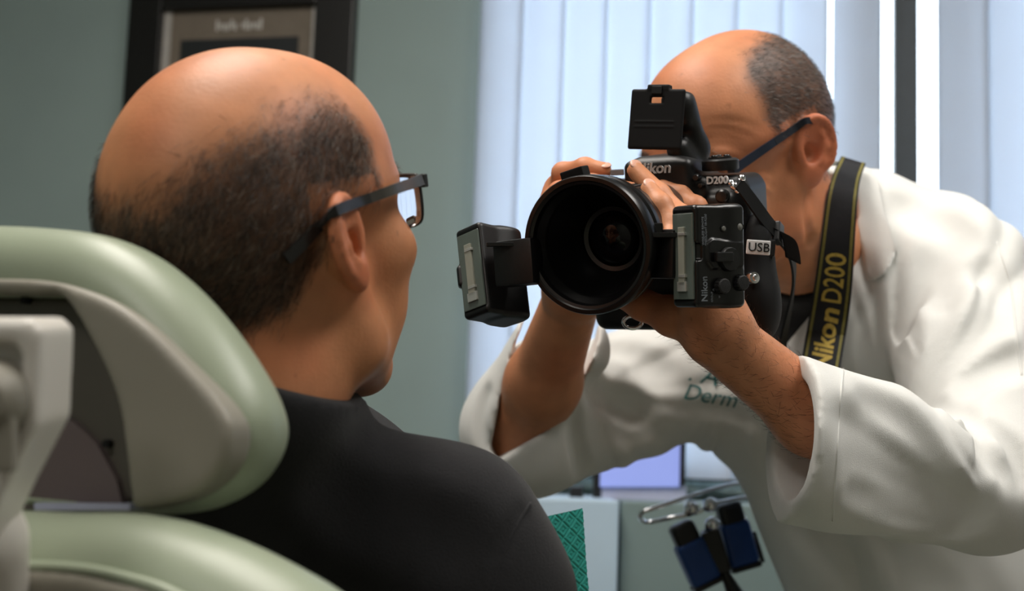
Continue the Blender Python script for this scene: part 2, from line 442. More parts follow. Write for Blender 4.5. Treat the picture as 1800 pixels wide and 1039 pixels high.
ZB = wall_sz(1240, 838)[1]; ZT = 2.30; SR = 1.9
p = join(wbox(-2.6, SE + .02, 0, CEIL_Z, -.16, 0), wbox(SE + .02, SR, 0, ZB - .01, -.16, 0), wbox(SE + .02, SR, ZT, CEIL_Z, -.16, 0), wbox(SR, 2.6, 0, CEIL_Z, -.16, 0))
wback = tag(wmesh('wall_back', p, M['wall']), kind='structure')
# side walls, rear wall, floor, ceiling
yb = -2.2
def wbx(c, h): return boxm(c, h)
tag(mesh('wall_left', *wbx((-2.62, .3, CEIL_Z / 2), (.06, 3.4, CEIL_Z / 2)), M['wall'], None, 'W', False), kind='structure')
tag(mesh('wall_right', *wbx((2.62, .0, CEIL_Z / 2), (.06, 2.6, CEIL_Z / 2)), M['wall_far'], None, 'W', False), kind='structure')
tag(mesh('wall_rear', *wbx((0, yb, CEIL_Z / 2), (2.7, .06, CEIL_Z / 2)), M['wall_far'], None, 'W', False), kind='structure')
tag(mesh('floor', *wbx((0, .5, -.05), (2.9, 3.2, .05)), M['floor'], None, 'W', False), kind='structure')
tag(mesh('ceiling', *wbx((0, .5, CEIL_Z + .05), (2.9, 3.2, .05)), M['ceil'], None, 'W', False), kind='structure')
M['lamp_panel'] = mat('lamp_diffuser', (.9, .9, .88), .6, emit=((1, .88, .74), 3.0))
for i, ((lx, ly), sx, sy, pw, colr) in enumerate(LAMPS):
    e = tag(empty('ceiling_lamp', loc_w=(lx, ly, CEIL_Z - .03)), ['long ceiling lamp panel above the seated man', 'long ceiling lamp panel above the man in the white coat', 'long ceiling lamp panel behind the dental chair'][i], 'lamp', 'ceiling lamps')
    t = .025
    fr = join(*[boxm((lx + dx, ly + dy, CEIL_Z - .015), (hx, hy, .015)) for dx, dy, hx, hy in ((-sx / 2, 0, t, sy / 2 + t), (sx / 2, 0, t, sy / 2 + t), (0, -sy / 2, sx / 2, t), (0, sy / 2, sx / 2, t))])
    mesh('frame', *fr, M['white_plastic'], e, 'W', False)
    mesh('diffuser', *boxm((lx, ly, CEIL_Z - .012), (sx / 2 - t, sy / 2 - t, .003)), M['lamp_panel'], e, 'W', False)
# window: dark metal frame, panes
M['win_frame'] = mat('window_frame', srgb(52, 58, 60), .5)
gm = bpy.data.materials.new('window_glass'); gm.use_nodes = True; nt = gm.node_tree; nt.nodes.clear()
out = nt.nodes.new('ShaderNodeOutputMaterial'); mixn = nt.nodes.new('ShaderNodeMixShader'); tr = nt.nodes.new('ShaderNodeBsdfTransparent'); gl = nt.nodes.new('ShaderNodeBsdfGlossy')
tr.inputs[0].default_value = (.93, .96, .96, 1); gl.inputs['Roughness'].default_value = .03; fz = nt.nodes.new('ShaderNodeFresnel'); fz.inputs[0].default_value = 1.45
nt.links.new(fz.outputs[0], mixn.inputs[0]); nt.links.new(tr.outputs[0], mixn.inputs[1]); nt.links.new(gl.outputs[0], mixn.inputs[2]); nt.links.new(mixn.outputs[0], out.inputs[0])
M['glass'] = gm
win = tag(empty('window_1', loc_w=W0 + WU * SE + WZ * ZB), kind='structure')
bars = [SE + .02]
def sx_(px, off): return wall_sz(px, 200, off)[0]
fo = -.06
vb = [(SE + .02, SE + .06), (sx_(1478, fo), sx_(1536, fo)), (sx_(1570, fo), sx_(1612, fo)), (sx_(1662, fo), sx_(1722, fo)), (sx_(1960, fo), sx_(2010, fo)), (SR - .04, SR)]
for a, b in vb: wmesh('window_frame', wbox(a, b, ZB, ZT, -.10, -.03), M['win_frame'], win)
wmesh('window_frame', wbox(SE + .02, SR, ZB - .01, ZB + .035, -.11, -.03), M['win_frame'], win)
wmesh('window_frame', wbox(SE + .02, SR, ZT - .04, ZT, -.11, -.03), M['win_frame'], win)
for (a0, a), (b, b1) in zip(vb[:-1], vb[1:]): wmesh('pane', wbox(a, b, ZB + .035, ZT - .04, -.072, -.068), M['glass'], win)
wmesh('window_sill', wbox(SE - .03, SR, ZB - .03, ZB - .011, -.02, .025, .004), M['wall'], win)
# vertical blind: head rail and single slats
bm_ = bpy.data.materials.new('blind_slat'); bm_.use_nodes = True; nt = bm_.node_tree; nt.nodes.clear()
out = nt.nodes.new('ShaderNodeOutputMaterial'); mixn = nt.nodes.new('ShaderNodeMixShader'); df_ = nt.nodes.new('ShaderNodeBsdfDiffuse'); tl = nt.nodes.new('ShaderNodeBsdfTranslucent')
tcn = nt.nodes.new('ShaderNodeTexCoord'); nzn = nt.nodes.new('ShaderNodeTexNoise'); nzn.inputs['Scale'].default_value = 25; cr = nt.nodes.new('ShaderNodeMapRange')
cr.inputs[3].default_value = .50; cr.inputs[4].default_value = .56; nt.links.new(tcn.outputs['Object'], nzn.inputs[0]); nt.links.new(nzn.outputs[0], cr.inputs[0])
df_.inputs[0].default_value = (.72, .74, .76, 1); tl.inputs[0].default_value = (.80, .86, .95, 1)
nt.links.new(cr.outputs[0], mixn.inputs[0]); nt.links.new(df_.outputs[0], mixn.inputs[1]); nt.links.new(tl.outputs[0], mixn.inputs[2]); nt.links.new(mixn.outputs[0], out.inputs[0])
M['slat'] = bm_
BO = .045
sL = sx_(836, BO)
blind = tag(empty('vertical_blind', loc_w=W0 + WU * (sL + .4) + WZ * (ZT + .02) + WN * BO), 'white vertical window blind hanging behind the man in the white coat', 'blind')
wmesh('head_rail', wbox(sL - .02, SR + .02, ZT + .005, ZT + .045, .02, .07, .003), M['white_plastic'], blind)
def slat(sc, ang, z0, z1, wd=.089):
    n = 9; vs = []; fs = []; a = math.radians(ang); base = W0 + WU * sc + WN * BO
    for k, z in enumerate((z0, z1)):
        for th in (0, .0006):
            for i in range(n):
                t = (i / (n - 1) - .5); x = t * wd; y = .006 * (1 - 4 * t * t) + th
                vs.append(base + WU * (x * math.cos(a) - y * math.sin(a)) + WN * (x * math.sin(a) + y * math.cos(a)) + WZ * z)
    for i in range(n - 1):
        fs += [(i, i + 1, 2 * n + i + 1, 2 * n + i), (n + i + 1, n + i, 3 * n + i, 3 * n + i + 1)]
    fs += [(0, 2 * n, 3 * n, n), (n - 1, 2 * n - 1, 4 * n - 1, 3 * n - 1)]
    return np.array(vs), fs
zs0 = ZB - .004
spec = []
x = sL + .045
while x < sx_(1462, BO) - .03: spec.append((x, 14 if x > sx_(1130, BO) else 8)); x += .082
def sc_(a, b): return (sx_(a, BO) + sx_(b, BO)) / 2
spec += [(sc_(1466, 1546), -8), (sc_(1650, 1736), 10), (sc_(1738, 1824), 12)]
x = sc_(1738, 1824) + .083
while x < SR - .02: spec.append((x, 12)); x += .083
for sc0, an in spec: wmesh('slat', slat(sc0, an, zs0, ZT + .01), M['slat'], blind, smooth=True)

# framed print on the wall
s0, zb = wall_sz(222, 140, .02); s1, _ = wall_sz(618, 140, .02); _, zt_in = wall_sz(420, 13, .02)
i0 = wall_sz(286, 60, .015)[0]; i1 = wall_sz(556, 60, .015)[0]
pic = tag(empty('framed_print', loc_w=W0 + WU * (s0 + s1) / 2 + WZ * (zt_in - .3)), 'black framed print with brown mount on the green wall', 'picture')
zt_o = zt_in + (i0 - s0); zlow = zt_in - .52; zl_o = zlow - (i0 - s0)
for nm, part in (('frame', wbox(s0, i0, zl_o, zt_o, 0, .03, .003)), ('frame', wbox(i1, s1, zl_o, zt_o, 0, .03, .003)), ('frame', wbox(i0, i1, zt_in, zt_o, 0, .03, .003)), ('frame', wbox(i0, i1, zl_o, zlow, 0, .03, .003))):
    wmesh(nm, part, M['frame'], pic)
M['mount'] = mat('brown_mount', srgb(118, 108, 96), .8); M['lip'] = mat('pale_lip', srgb(178, 174, 168), .5); M['print_dark'] = mat('dark_print', srgb(30, 34, 36), .5)
wmesh('mount', wbox(i0, i1, zlow, zt_in, .002, .010), M['mount'], pic)
lw = (i1 - i0) * .05
wmesh('lip', wbox(i0, i0 + lw, zlow, zt_in, .010, .013), M['lip'], pic); wmesh('lip', wbox(i1 - lw * .7, i1, zlow, zt_in, .010, .013), M['lip'], pic)
d0 = wall_sz(317, 80, .013)[0]; d1 = wall_sz(524, 80, .013)[0]; zd = wall_sz(420, 67, .013)[1]
wmesh('image_panel', wbox(d0, d1, zlow + .06, zd, .010, .012), M['print_dark'], pic)
ta, tz0 = wall_sz(378, 54, .012); tb, tz1 = wall_sz(462, 32, .012)
M['pale_ink'] = mat('pale_ink', srgb(196, 192, 186), .6)
cells = np.linspace(ta, tb, 14)
p = join(*[wbox(cells[i] + .001, cells[i + 1] - .0015, tz0 + .004 * (i % 3 == 1), tz1 - .008 * ((i * 5) % 4 != 0), .010, .0112) for i in range(13) if i != 6])
wmesh('lettering', p, M['pale_ink'], pic)

# cabinets under the window, seen between the men
M['cab_lit'] = mat('cabinet_lit_blue', srgb(186, 208, 224), .5, var=.03, nsc=8); M['cab_shaded'] = mat('cabinet_shaded_green', srgb(120, 138, 136), .55, var=.03, nsc=8)  # lit face and shaded face of a cabinet corner put into two colours
def at_floor_box(pxa, pxb, d, zt, dep, m, name, parent):
    A = WP(pxa, 900, d); B = WP(pxb, 900, d); u = B - A; u[2] = 0; L = np.linalg.norm(u); u /= L; nn = V(u[1], -u[0], 0)
    c = (A + B) / 2 - nn * dep / 2; R = np.stack([u, nn, V(0, 0, 1)], 1)
    return mesh(name, *boxm(V(c[0], c[1], zt / 2), (L / 2, dep / 2, zt / 2), R, .004), m, parent, 'W', False)
zc1 = WP(1000, 877, 2.06)[2]; zc2 = WP(1200, 884, 2.10)[2]
cb = tag(empty('cabinet', loc_w=V(*WP(1000, 900, 2.16)[:2], 0)), 'cabinet below the window beside the teal bib, light put into its pale blue colour', 'cabinet')
at_floor_box(800, 1088, 2.06, zc1, .30, M['cab_lit'], 'body', cb)
cg = tag(empty('cabinet', loc_w=V(*WP(1260, 900, 2.2)[:2], 0)), 'cabinet behind the blue and black twin holder, shade put into its grey green colour', 'cabinet')
at_floor_box(1092, 1480, 2.10, zc2, .18, M['cab_shaded'], 'body', cg)
# display standing on the cabinets
M['screen'] = mat('lavender_screen', srgb(120, 132, 190), .25, emit=(srgb(138, 152, 214), .75), var=.02)
M['silver'] = mat('silver_bezel', srgb(176, 180, 204), .4)
md = 2.22
mon = tag(empty('display', loc_c=C(1125, 884, md)), 'small display with lavender screen and black side edges on the cabinet', 'display')
MR = np.stack([V(1, 0, 0), nrm(UPC), np.cross(V(1, 0, 0), nrm(UPC))], 1)
def mb(x0, x1, y0, y1, dz0, dz1, bev=.001):
    a = C(x0, y1, md); b = C(x1, y0, md); c = (a + b) / 2 + MR[:, 2] * (dz0 + dz1) / 2
    return boxm(c, (abs(b[0] - a[0]) / 2, abs(b[1] - a[1]) / 2, abs(dz1 - dz0) / 2), MR, bev)
mesh('screen', *mb(1056, 1196, 660, 855, 0, .004), M['screen'], mon, 'C', False)
mesh('bezel', *mb(1045, 1056, 650, 884, -.004, .008), M['black'], mon, 'C', False)
mesh('bezel', *mb(1196, 1205, 650, 852, -.004, .008), M['black'], mon, 'C', False)
mesh('bezel', *mb(1056, 1196, 650, 660, -.004, .008), M['black'], mon, 'C', False)
mesh('lower_bezel', *mb(1056, 1205, 855, 884, -.004, .010), M['silver'], mon, 'C', False)
mesh('back_cover', *mb(1046, 1205, 650, 884, -.03, -.004, .004), M['black'], mon, 'C', False)
st = tag(mesh('stand_foot', *mb(1000, 1022, 855, 886, 0, .05, .002), M['black'], None, 'C', False), 'small black wedge on the lit-coloured cabinet beside the display', 'stand')
# ================================================================== heads
def add_head(s, O, R, sc=1.0, neck=None, ear_out=28, jaw_w=1.0, nose=1.0, esz=(.95, .80)):
    """head in its own frame (X right, Y face, Z up; origin between the ear canals) added to the body s"""
    L = lambda x, y, z: O + R @ (V(x, y, z) * sc)
    E = lambda c, r, k, op=1, Q=None: s.ell(L(*c), np.array(r) * sc, R if Q is None else R @ Q, k * sc, op)
    K = lambda a, b, ra, rb, k, op=1: s.cone(L(*a), L(*b), ra * sc, rb * sc, k * sc, op)
    E((0, -.006, .046), (.0765, .099, .084), .01)
    E((0, -.045, .020), (.066, .058, .062), .03)          # occiput
    E((0, .042, .045), (.064, .054, .068), .03)           # forehead
    E((0, .044, -.030), (.057 * jaw_w, .052, .070), .03)  # face block
    for sg in (-1, 1):
        E((sg * .046, .064, -.012), (.024, .026, .022), .02)                      # cheekbone
        E((sg * .034 * jaw_w, .064, -.048), (.022, .026, .030), .02)                      # cheek
        K((sg * .058 * jaw_w, .004, -.030), (sg * .054 * jaw_w, .016, -.066), .016, .015, .025)       # jaw angle
        K((sg * .054 * jaw_w, .016, -.066), (sg * .014, .075, -.098), .016, .014, .025)
        K((sg * .010, .094, .034), (sg * .046, .078, .034), .010, .008, .014)     # brow ridge
        E((sg * .033, .104, .012), (.017, .016, .013), .012, -1)                  # socket
        E((sg * .033, .081, .013), (.0155, .0145, .0125), .003)                   # lids
        K((sg * .050, .055, .030), (sg * .066, .02, .03), .010, .012, .02)        # temple
    K((0, .094, .026), (0, .117 * nose, -.018), .0075, .0105, .012)
    E((0, .117 * nose, -.022), (.0115, .010, .009), .008)
    for sg in (-1, 1):
        E((sg * .0125, .107, -.025), (.008, .010, .0075), .006)
        E((sg * .006, .113, -.032), (.003, .005, .004), .003, -1)                 # nostril
    E((0, .084, -.056), (.030, .020, .024), .02)                                  # muzzle
    E((0, .1035, -.052), (.022, .0065, .0055), .005); E((0, .1015, -.0625), (.019, .007, .006), .005)
    K((-.023, .1035, -.0572), (.023, .1035, -.0572), .0014, .0014, .003, -1)
    E((0, .082, -.094), (.020, .016, .016), .02)                                  # chin
    if neck is not None:
        for i in range(len(neck) - 1):
            s.cone(neck[i][0], neck[i + 1][0], neck[i][1], neck[i + 1][1], .03)
    # ears
    for sg in (-1, 1):
        oc = L(sg * .0745, -.006, .004)
        a = math.radians(ear_out); back = math.radians(12)
        n_ = R @ nrm(V(sg * math.cos(a), math.sin(a), .05))           # ear plane normal looks out and forward
        up0 = R @ V(0, -math.sin(back), math.cos(back)); v_ = nrm(up0 - n_ * (up0 @ n_)); u_ = np.cross(v_, n_) * sg   # u backwards
        if u_ @ (R @ V(0, -1, 0)) < 0: u_ = -u_
        Q = np.stack([u_, v_, n_], 1)
        T = lambda u, v, w_: oc + Q @ (V(u * esz[0], v * esz[1], w_) * sc); EZ = V(esz[0], esz[1], 1) * sc
        s.ell(T(.011, .004, .004), V(.0175, .0285, .0050) * EZ, Q, .006 * sc)
        s.ell(T(.006, .0, -.002), V(.012, .024, .012) * EZ, Q, .012 * sc)                           # root
        s.ell(T(.004, -.0255, .004), V(.0095, .0115, .0050) * EZ, Q, .008 * sc)                     # lobe
        th = np.linspace(math.radians(-62), math.radians(205), 16)
        pts = [T(.0105 + .0165 * math.cos(t), .0055 + .0270 * math.sin(t), .0060) for t in th]
        s.ell(T(.0105, .005, .0115), V(.0135, .0225, .0060) * EZ, Q, .004 * sc, -1)                # hollow
        s.chain(pts, [.0030 * sc] + [.0037 * sc] * 14 + [.0026 * sc], .003 * sc)                    # helix
        s.chain([T(.0165, .016, .007), T(.0190, .003, .0075), T(.014, -.011, .0075), T(.006, -.0165, .0075)], [.0022 * sc, .0028 * sc, .003 * sc, .0025 * sc], .004 * sc)
        s.ell(T(.004, -.002, .004), V(.0075, .0095, .0055) * EZ, Q, .004 * sc, -1)                 # concha
        s.ell(T(-.0035, -.004, .0045), V(.0035, .006, .0035) * EZ, Q, .004 * sc)                   # tragus
    return L
def skin_color(v, O, R, sc, base, hairmask=None, hair_col=None, flush=.0):
    c = np.tile(np.array(base), (len(v), 1))
    c *= (1 + .10 * (noise3(v, 30, 3) - .5) + .10 * (noise3(v, 110, 5) - .5))[:, None]
    red = sstep(.35, .8, noise3(v, 24, 9))[:, None]; c = c * (1 - .22 * red * np.array([0, .55, .65]))
    spots = sstep(.93, .97, noise3(v, 190, 21))[:, None]; c = c * (1 - .28 * spots)
    q = (v - O) @ R / sc
    lips = np.exp(-((q[:, 0] / .020) ** 2 + ((q[:, 1] - .104) / .008) ** 2 + ((q[:, 2] + .057) / .008) ** 2))[:, None]
    c = c * (1 - lips * np.array([.1, .42, .4]))
    ear = sstep(.076, .084, np.abs(q[:, 0]))[:, None] * (np.abs(q[:, 1]) < .05)[:, None] * (np.abs(q[:, 2]) < .05)[:, None]
    c = c * (1 - ear * np.array([.0, .17, .16]))
    if hairmask is not None:
        m = hairmask(q); m = np.clip(m * (.86 + .22 * noise3(v, 120, 31)), 0, 1)[:, None] * .88
        c = c * (1 - m) + np.array(hair_col) * m
    return c
def hair_fn(sdf, O, R, sc, line_px, low_back=-.062, soft=.014, table=None):
    """hair zone of a balding head: upper line taken from points on the head, mirrored; -> mask(q)"""
    if table is None:
      px, py = np.array(line_px, float).T; t = raycast(sdf, px, py)
      P = np.stack([(px - 900) / FPX * t, (519.5 - py) / FPX * t, -t], 1); q = (P - O) @ R / sc
      az = np.abs(np.degrees(np.arctan2(q[:, 0], q[:, 1]))); o = np.argsort(az); az = az[o]; zz = q[o, 2]
    else: az, zz = np.array(table, float).T
    def f(q):
        a = np.abs(np.degrees(np.arctan2(q[:, 0], q[:, 1]))); zt = np.interp(a, az, zz)
        n = noise3(q, 45, 4) * .010 - .005 + (noise3(q, 140, 8) - .5) * .006
        up = 1 - sstep(-soft, soft, q[:, 2] - zt + n)
        zl = np.where(a > 105, np.interp(a, [105, 130, 180], [.012, -.035, low_back]), np.interp(a, [60, 72, 92, 105], [.06, .030, .026, .012]))
        lo = sstep(-.012, .014, q[:, 2] - zl + n)
        fr = sstep(az[0] - 5, az[0] + 12, a + 60 * (noise3(q, 50, 12) - .5) * .12)
        earz = 1 - np.exp(-((np.abs(q[:, 0]) - .088) / .012) ** 2) * (np.abs(q[:, 1] + .008) < .03) * (q[:, 2] < .042)
        return up * lo * fr * earz
    return f
def strands(name, v, quads, mask, n, length, width, flow, cols, parent, m):
    """short hair: one tapering blade per hair on the masked scalp"""
    tri = np.concatenate([quads[:, [0, 1, 2]], quads[:, [0, 2, 3]]])
    a, b, c = v[tri[:, 0]], v[tri[:, 1]], v[tri[:, 2]]; nn = np.cross(b - a, c - a); ar = np.linalg.norm(nn, axis=1) / 2
    mm = mask[tri].mean(1); p = ar * mm; p /= p.sum(); pick = RNG.choice(len(tri), n, p=p)
    r1 = np.sqrt(RNG.random(n))[:, None]; r2 = RNG.random(n)[:, None]
    P = (1 - r1) * a[pick] + r1 * (1 - r2) * b[pick] + r1 * r2 * c[pick]
    N = nn[pick] / (2 * ar[pick][:, None] + 1e-12)
    fl = flow(P, N); fl = fl - N * np.einsum('ij,ij->i', fl, N)[:, None]; fl /= np.linalg.norm(fl, axis=1)[:, None] + 1e-9
    fl = fl + RNG.normal(0, .35, (n, 3)); fl -= N * np.einsum('ij,ij->i', fl, N)[:, None]; fl /= np.linalg.norm(fl, axis=1)[:, None] + 1e-9
    Ln = length * (.6 + .8 * RNG.random(n))[:, None]
    side = np.cross(fl, N + RNG.normal(0, .5, (n, 3))); side /= np.linalg.norm(side, axis=1)[:, None]
    mid = P + fl * Ln * .5 + N * Ln * (.20 + .1 * RNG.random((n, 1))); tip = P + fl * Ln + N * Ln * (.16 + .22 * RNG.random((n, 1)))
    vs = np.stack([P - side * width, P + side * width, mid + side * width * .8, mid - side * width * .8, tip], 1).reshape(-1, 3)
    i = np.arange(n) * 5
    fs = np.concatenate([np.stack([i, i + 1, i + 2], 1), np.stack([i, i + 2, i + 3], 1), np.stack([i + 3, i + 2, i + 4], 1)])
    cc = cols(P, RNG.random(n)); o = mesh(name, vs, fs, m, parent, 'C', True, np.repeat(cc, 5, 0)); o['kind'] = 'stuff'; return o
def mesh_vq(sdf, lo, hi, h, relax=1):
    v, q = polygonize(sdf, lo, hi, h)
    for _ in range(relax):
        e = np.concatenate([q[:, [0, 1]], q[:, [1, 2]], q[:, [2, 3]], q[:, [3, 0]]]); acc = np.zeros_like(v)
        for c in range(3): acc[:, c] = np.bincount(e[:, 0], v[e[:, 1], c], len(v)) + np.bincount(e[:, 1], v[e[:, 0], c], len(v))
        n = np.bincount(e[:, 0], minlength=len(v)) + np.bincount(e[:, 1], minlength=len(v))
        v = np.where(n[:, None] > 0, .5 * v + .5 * acc / np.maximum(n, 1)[:, None], v)
    return v, q
def eyeballs(L, R, sc, parent):
    for sg in (-1, 1):
        s = S(); c = L(sg * .033, .0825, .0125)
        v, f = lathe([(0, .0118 * sc)] + [(.0118 * sc * math.sin(t), .0118 * sc * math.cos(t)) for t in np.linspace(.15, math.pi, 10)], c, np.stack([R[:, 0], R[:, 2], R[:, 1]], 1), 20)
        d = (v - c) @ R[:, 1] / (.0118 * sc); cl = np.where((d > .90)[:, None], np.array(srgb(50, 34, 24)), np.array(srgb(215, 208, 200)))
        mesh('eye', v, f, M['hair'], parent, 'C', True, cl)
def crease(s, pts, r, dep, k=.012, op=-1, push=None):
    pts = np.array(pts, float); P = spline(pts, 3); t = raycast(getattr(s, 'base', s), P[:, 0], P[:, 1]); n = len(P)
    t = np.clip(t, np.median(t) - .07, np.median(t) + .07); u_ = np.linspace(-1, 1, n); t = np.polyval(np.polyfit(u_, t, 2), u_)
    tp = np.sin(np.linspace(.12, math.pi - .12, n)) ** .7; de = dep * tp - .003 * (1 - tp)
    c = [C(P[i, 0], P[i, 1], t[i] - (r - de[i])) if op == -1 else C(P[i, 0], P[i, 1], t[i] + (r - de[i])) for i in range(n)]
    s.groove(c, np.full(n, r), k, op)
def seam(name, s, pts, m, parent, r=.0008, sink=.0003, dn=.9):
    P = spline(np.array(pts, float), 10); t = raycast(s, P[:, 0], P[:, 1], dn) + sink
    mesh(name, *tube([C(a, b, d_) for (a, b), d_ in zip(P, t)], r, 6), m, parent, 'C', True)
def near_copy(s, c, rad):
    o = S(); o.p = [q for q in s.p if np.linalg.norm(q[1] - c) - q[2] < rad]; return o
def set_base(s): s.base = S(); s.base.p = list(s.p)

def glasses(label, O, R, tp_pts, gmats, minus=.11, arm_from=.62, hh=.0165, hwid=(.0036, .0034, .0030, .0036)):
    gl_ = empty('eyeglasses', loc_c=O + R @ V(0, .10, .012)); tag(gl_, label, 'eyeglasses')
    tp = spline(tp_pts, 5); n_ = len(tp); hl = R.T @ (tp[-1] - O); sd = 1 if hl[0] > 0 else -1
    out_ = R @ V(sd, 0, .15); tg = np.array([nrm(tp[min(i + 1, n_ - 1)] - tp[max(i - 1, 0)]) for i in range(n_)])
    wv = np.array([nrm(np.cross(t, out_)) for t in tg]); wv *= np.sign(wv @ R[:, 2])[:, None]
    nv = np.array([nrm(np.cross(a, b)) for a, b in zip(wv, tg)])
    hw = np.interp(np.linspace(0, 1, n_), [0, .3, .6, 1], hwid); wv = wv * hw[:, None]; k = int(n_ * arm_from)
    mi = lambda q: R @ (V(-1, 1, 1) * (R.T @ q))
    for s_ in (0, 1):
        T = tp if not s_ else np.array([O + mi(q - O) for q in tp]); A = wv if not s_ else np.array([mi(q) for q in wv]); B = nv if not s_ else np.array([mi(q) for q in nv])
        for nm, sl, m_, th in (('temple_tip', slice(0, k), gmats['frame'], .0011), ('temple', slice(k - 1, n_), gmats['arm'], .0009)):
            v1, f1 = band(T[sl], A[sl], B[sl], th); mesh(nm, v1, f1, m_, gl_, 'C', True, auto=40)
    if 'lens' not in M:
        M['lens'] = mat('spectacle_glass', (1, 1, 1), 0, var=0, trans=1); M['lens'].node_tree.nodes['Principled BSDF'].inputs['IOR'].default_value = 1.58
    ah = abs(hl[0])
    for sg in (1, -1):
        cx = sg * ah * .56; cz = hl[2] - hh * .8; w2, h2 = ah * .40, hh
        pl = [(cx + sg * w2 * sx, cz + h2 * sy) for sx, sy in ((1, .8), (1, -.55), (.75, -.95), (.2, -1), (-.6, -1), (-.95, -.7), (-1, .5), (-.8, .9), (0, 1), (.8, 1))]
        P = spline(np.array(pl), 4, True); Y = hl[1] + .002 - .004 * (np.abs(P[:, 0]) / ah) ** 2
        P3 = np.array([O + R @ V(a, y, b) for (a, b), y in zip(P, Y)])
        v, f = tube(P3, .0012, 6, True); mesh('rim', v, f, gmats['frame'], gl_, 'C', True)
        # minus lens: flat front, hollow back, so it bends the view as strong glasses do
        c2 = np.array([cx - sg * w2 * .3, cz]); n = len(P); nr = 8; vs = []; fs = []
        for side in (0, 1):
            for i in range(nr + 1):
                for a, b in (np.array([cx, cz]) + (P - [cx, cz]) * (i / nr)):
                    r2 = (a - c2[0]) ** 2 + (b - c2[1]) ** 2; y0 = hl[1] + .002 - .004 * (abs(a) / ah) ** 2
                    vs.append(O + R @ V(a, y0 + .0008 if side else y0 - .0004 - r2 / (2 * minus), b))
        m_ = (nr + 1) * n
        for i in range(nr):
            for j in range(n):
                a_, b_, c_, d_ = i * n + j, i * n + (j + 1) % n, (i + 1) * n + (j + 1) % n, (i + 1) * n + j
                fs += [(a_, b_, c_, d_), (m_ + d_, m_ + c_, m_ + b_, m_ + a_)]
        for j in range(n): fs.append((nr * n + j, nr * n + (j + 1) % n, m_ + nr * n + (j + 1) % n, m_ + nr * n + j))
        lo_ = mesh('lens', np.array(vs), fs, M['lens'], gl_, 'C', True, auto=50)
        bm2 = bmesh.new(); bm2.from_mesh(lo_.data); bmesh.ops.remove_doubles(bm2, verts=bm2.verts, dist=1e-6); bmesh.ops.recalc_face_normals(bm2, faces=bm2.faces); bm2.to_mesh(lo_.data); bm2.free()
        end = O + R @ V(sg * ah, hl[1], hl[2])
        mesh('hinge', *boxm(end - R @ V(sg * .003, -.0008, .001), (.0046, .0022, .0042), R, .0006), gmats['frame'], gl_, 'C', False)
    br = [O + R @ V(x_, hl[1] + .004 + .002 * (1 - (x_ / .01) ** 2), hl[2] - hh * .6) for x_ in np.linspace(-.010, .010, 7)]
    mesh('bridge', *tube(br, .0013, 6), gmats['frame'], gl_, 'C', True)
    return gl_

def brow_mask(q):
    x = np.abs(q[:, 0]); zc = .037 + .004 * np.sin(np.clip((x - .012) / .036, 0, 1) * math.pi)
    return ((x > .012) & (x < .049) & (q[:, 1] > .05)) * np.exp(-((q[:, 2] - zc) / .0035) ** 2)
# ================================================================== the seated man
PYAW = math.radians(31.5); PPIT = math.radians(10)
pf = V(math.sin(PYAW) * math.cos(PPIT), math.sin(PPIT), -math.cos(PYAW) * math.cos(PPIT))
PR = frame_yz(pf, V(-.02, 1, 0)); PSC = .945
PO = C(462, 438, .84)
pat = tag(empty('person', loc_c=C(520, 1600, 1.0)), 'seated bald man with glasses and black shirt seen from behind', 'person')
ps = S()
prs = C(830, 1020, .87); pls = prs - .37 * V(.80, .06, .60)          # shoulders
pnk = C(425, 770, .855)
PL = add_head(ps, PO, PR, PSC, neck=[(PO + PR @ V(0, -.020, -.03), .050), (PO + PR @ V(0, -.030, -.08), .051), (pnk, .054)], ear_out=18, jaw_w=.97, esz=(1.12, .90))
N_HEAD = len(ps.p)
# torso and arms under the shirt
pch = (prs + pls) / 2 + V(.02, -.10, -.04)
ps.cone(pnk + V(0, -.03, 0), prs + V(-.02, -.01, 0), .034, .032, .02).cone(pnk + V(0, -.03, 0), pls, .034, .04, .02)
ps.cone(prs + V(-.012, -.015, 0), prs + V(.03, -.30, -.05), .034, .034, .02).cone(pls, pls + V(-.03, -.3, -.05), .046, .036, .03)
ps.ell(pch, (.14, .16, .085), np.stack([nrm(prs - pls), V(0, 1, 0), nrm(np.cross(prs - pls, V(0, 1, 0)))], 1), .03)
pt = S(); pt.p = [q for q in ps.p[N_HEAD:]]
pt.cone(PO + PR @ V(0, -.030, -.08), pnk, .058, .062, .02)
P_LO = PO - .25; v_lo = np.minimum(pls, prs) - V(.10, .34, .16)
pv, pq = mesh_vq(ps, V(PO[0] - .20, PO[1] - .46, PO[2] - .34), V(PO[0] + .34, PO[1] + .19, PO[2] + .16), .0022)
PHAIR = hair_fn(ps, PO, PR, PSC, [(277, 352), (340, 306), (404, 260), (480, 216), (556, 190), (612, 196), (650, 240), (672, 290)], low_back=-.050, soft=.022)
pq_loc = (pv - PO) @ PR / PSC; pmask = PHAIR(pq_loc)
SKIN_P = srgb(200, 136, 96)
pbody = mesh('body', pv, pq, M['skin'], pat, 'C', True, skin_color(pv, PO, PR, PSC, SKIN_P, PHAIR, srgb(62, 52, 44)))
eyeballs(PL, PR, PSC, pat)
def pcols(P, r):
    q = (P - PO) @ PR / PSC; grey = sstep(-.01, .06, q[:, 1]) * .65 + .10
    g = (r < grey)[:, None]; dark = np.array(srgb(44, 36, 30)); lt = np.array(srgb(124, 112, 98))
    return np.where(g, lt, dark * (1 + .5 * (RNG.random((len(P), 1)) - .3)))
pflow = lambda P, N: np.tile(PR @ V(0, -.75, -.65), (len(P), 1))
strands('hair', pv, pq, np.clip(pmask, 0, 1) ** 1.3, 14000, .0080, .00011, pflow, pcols, pat, M['hair'])
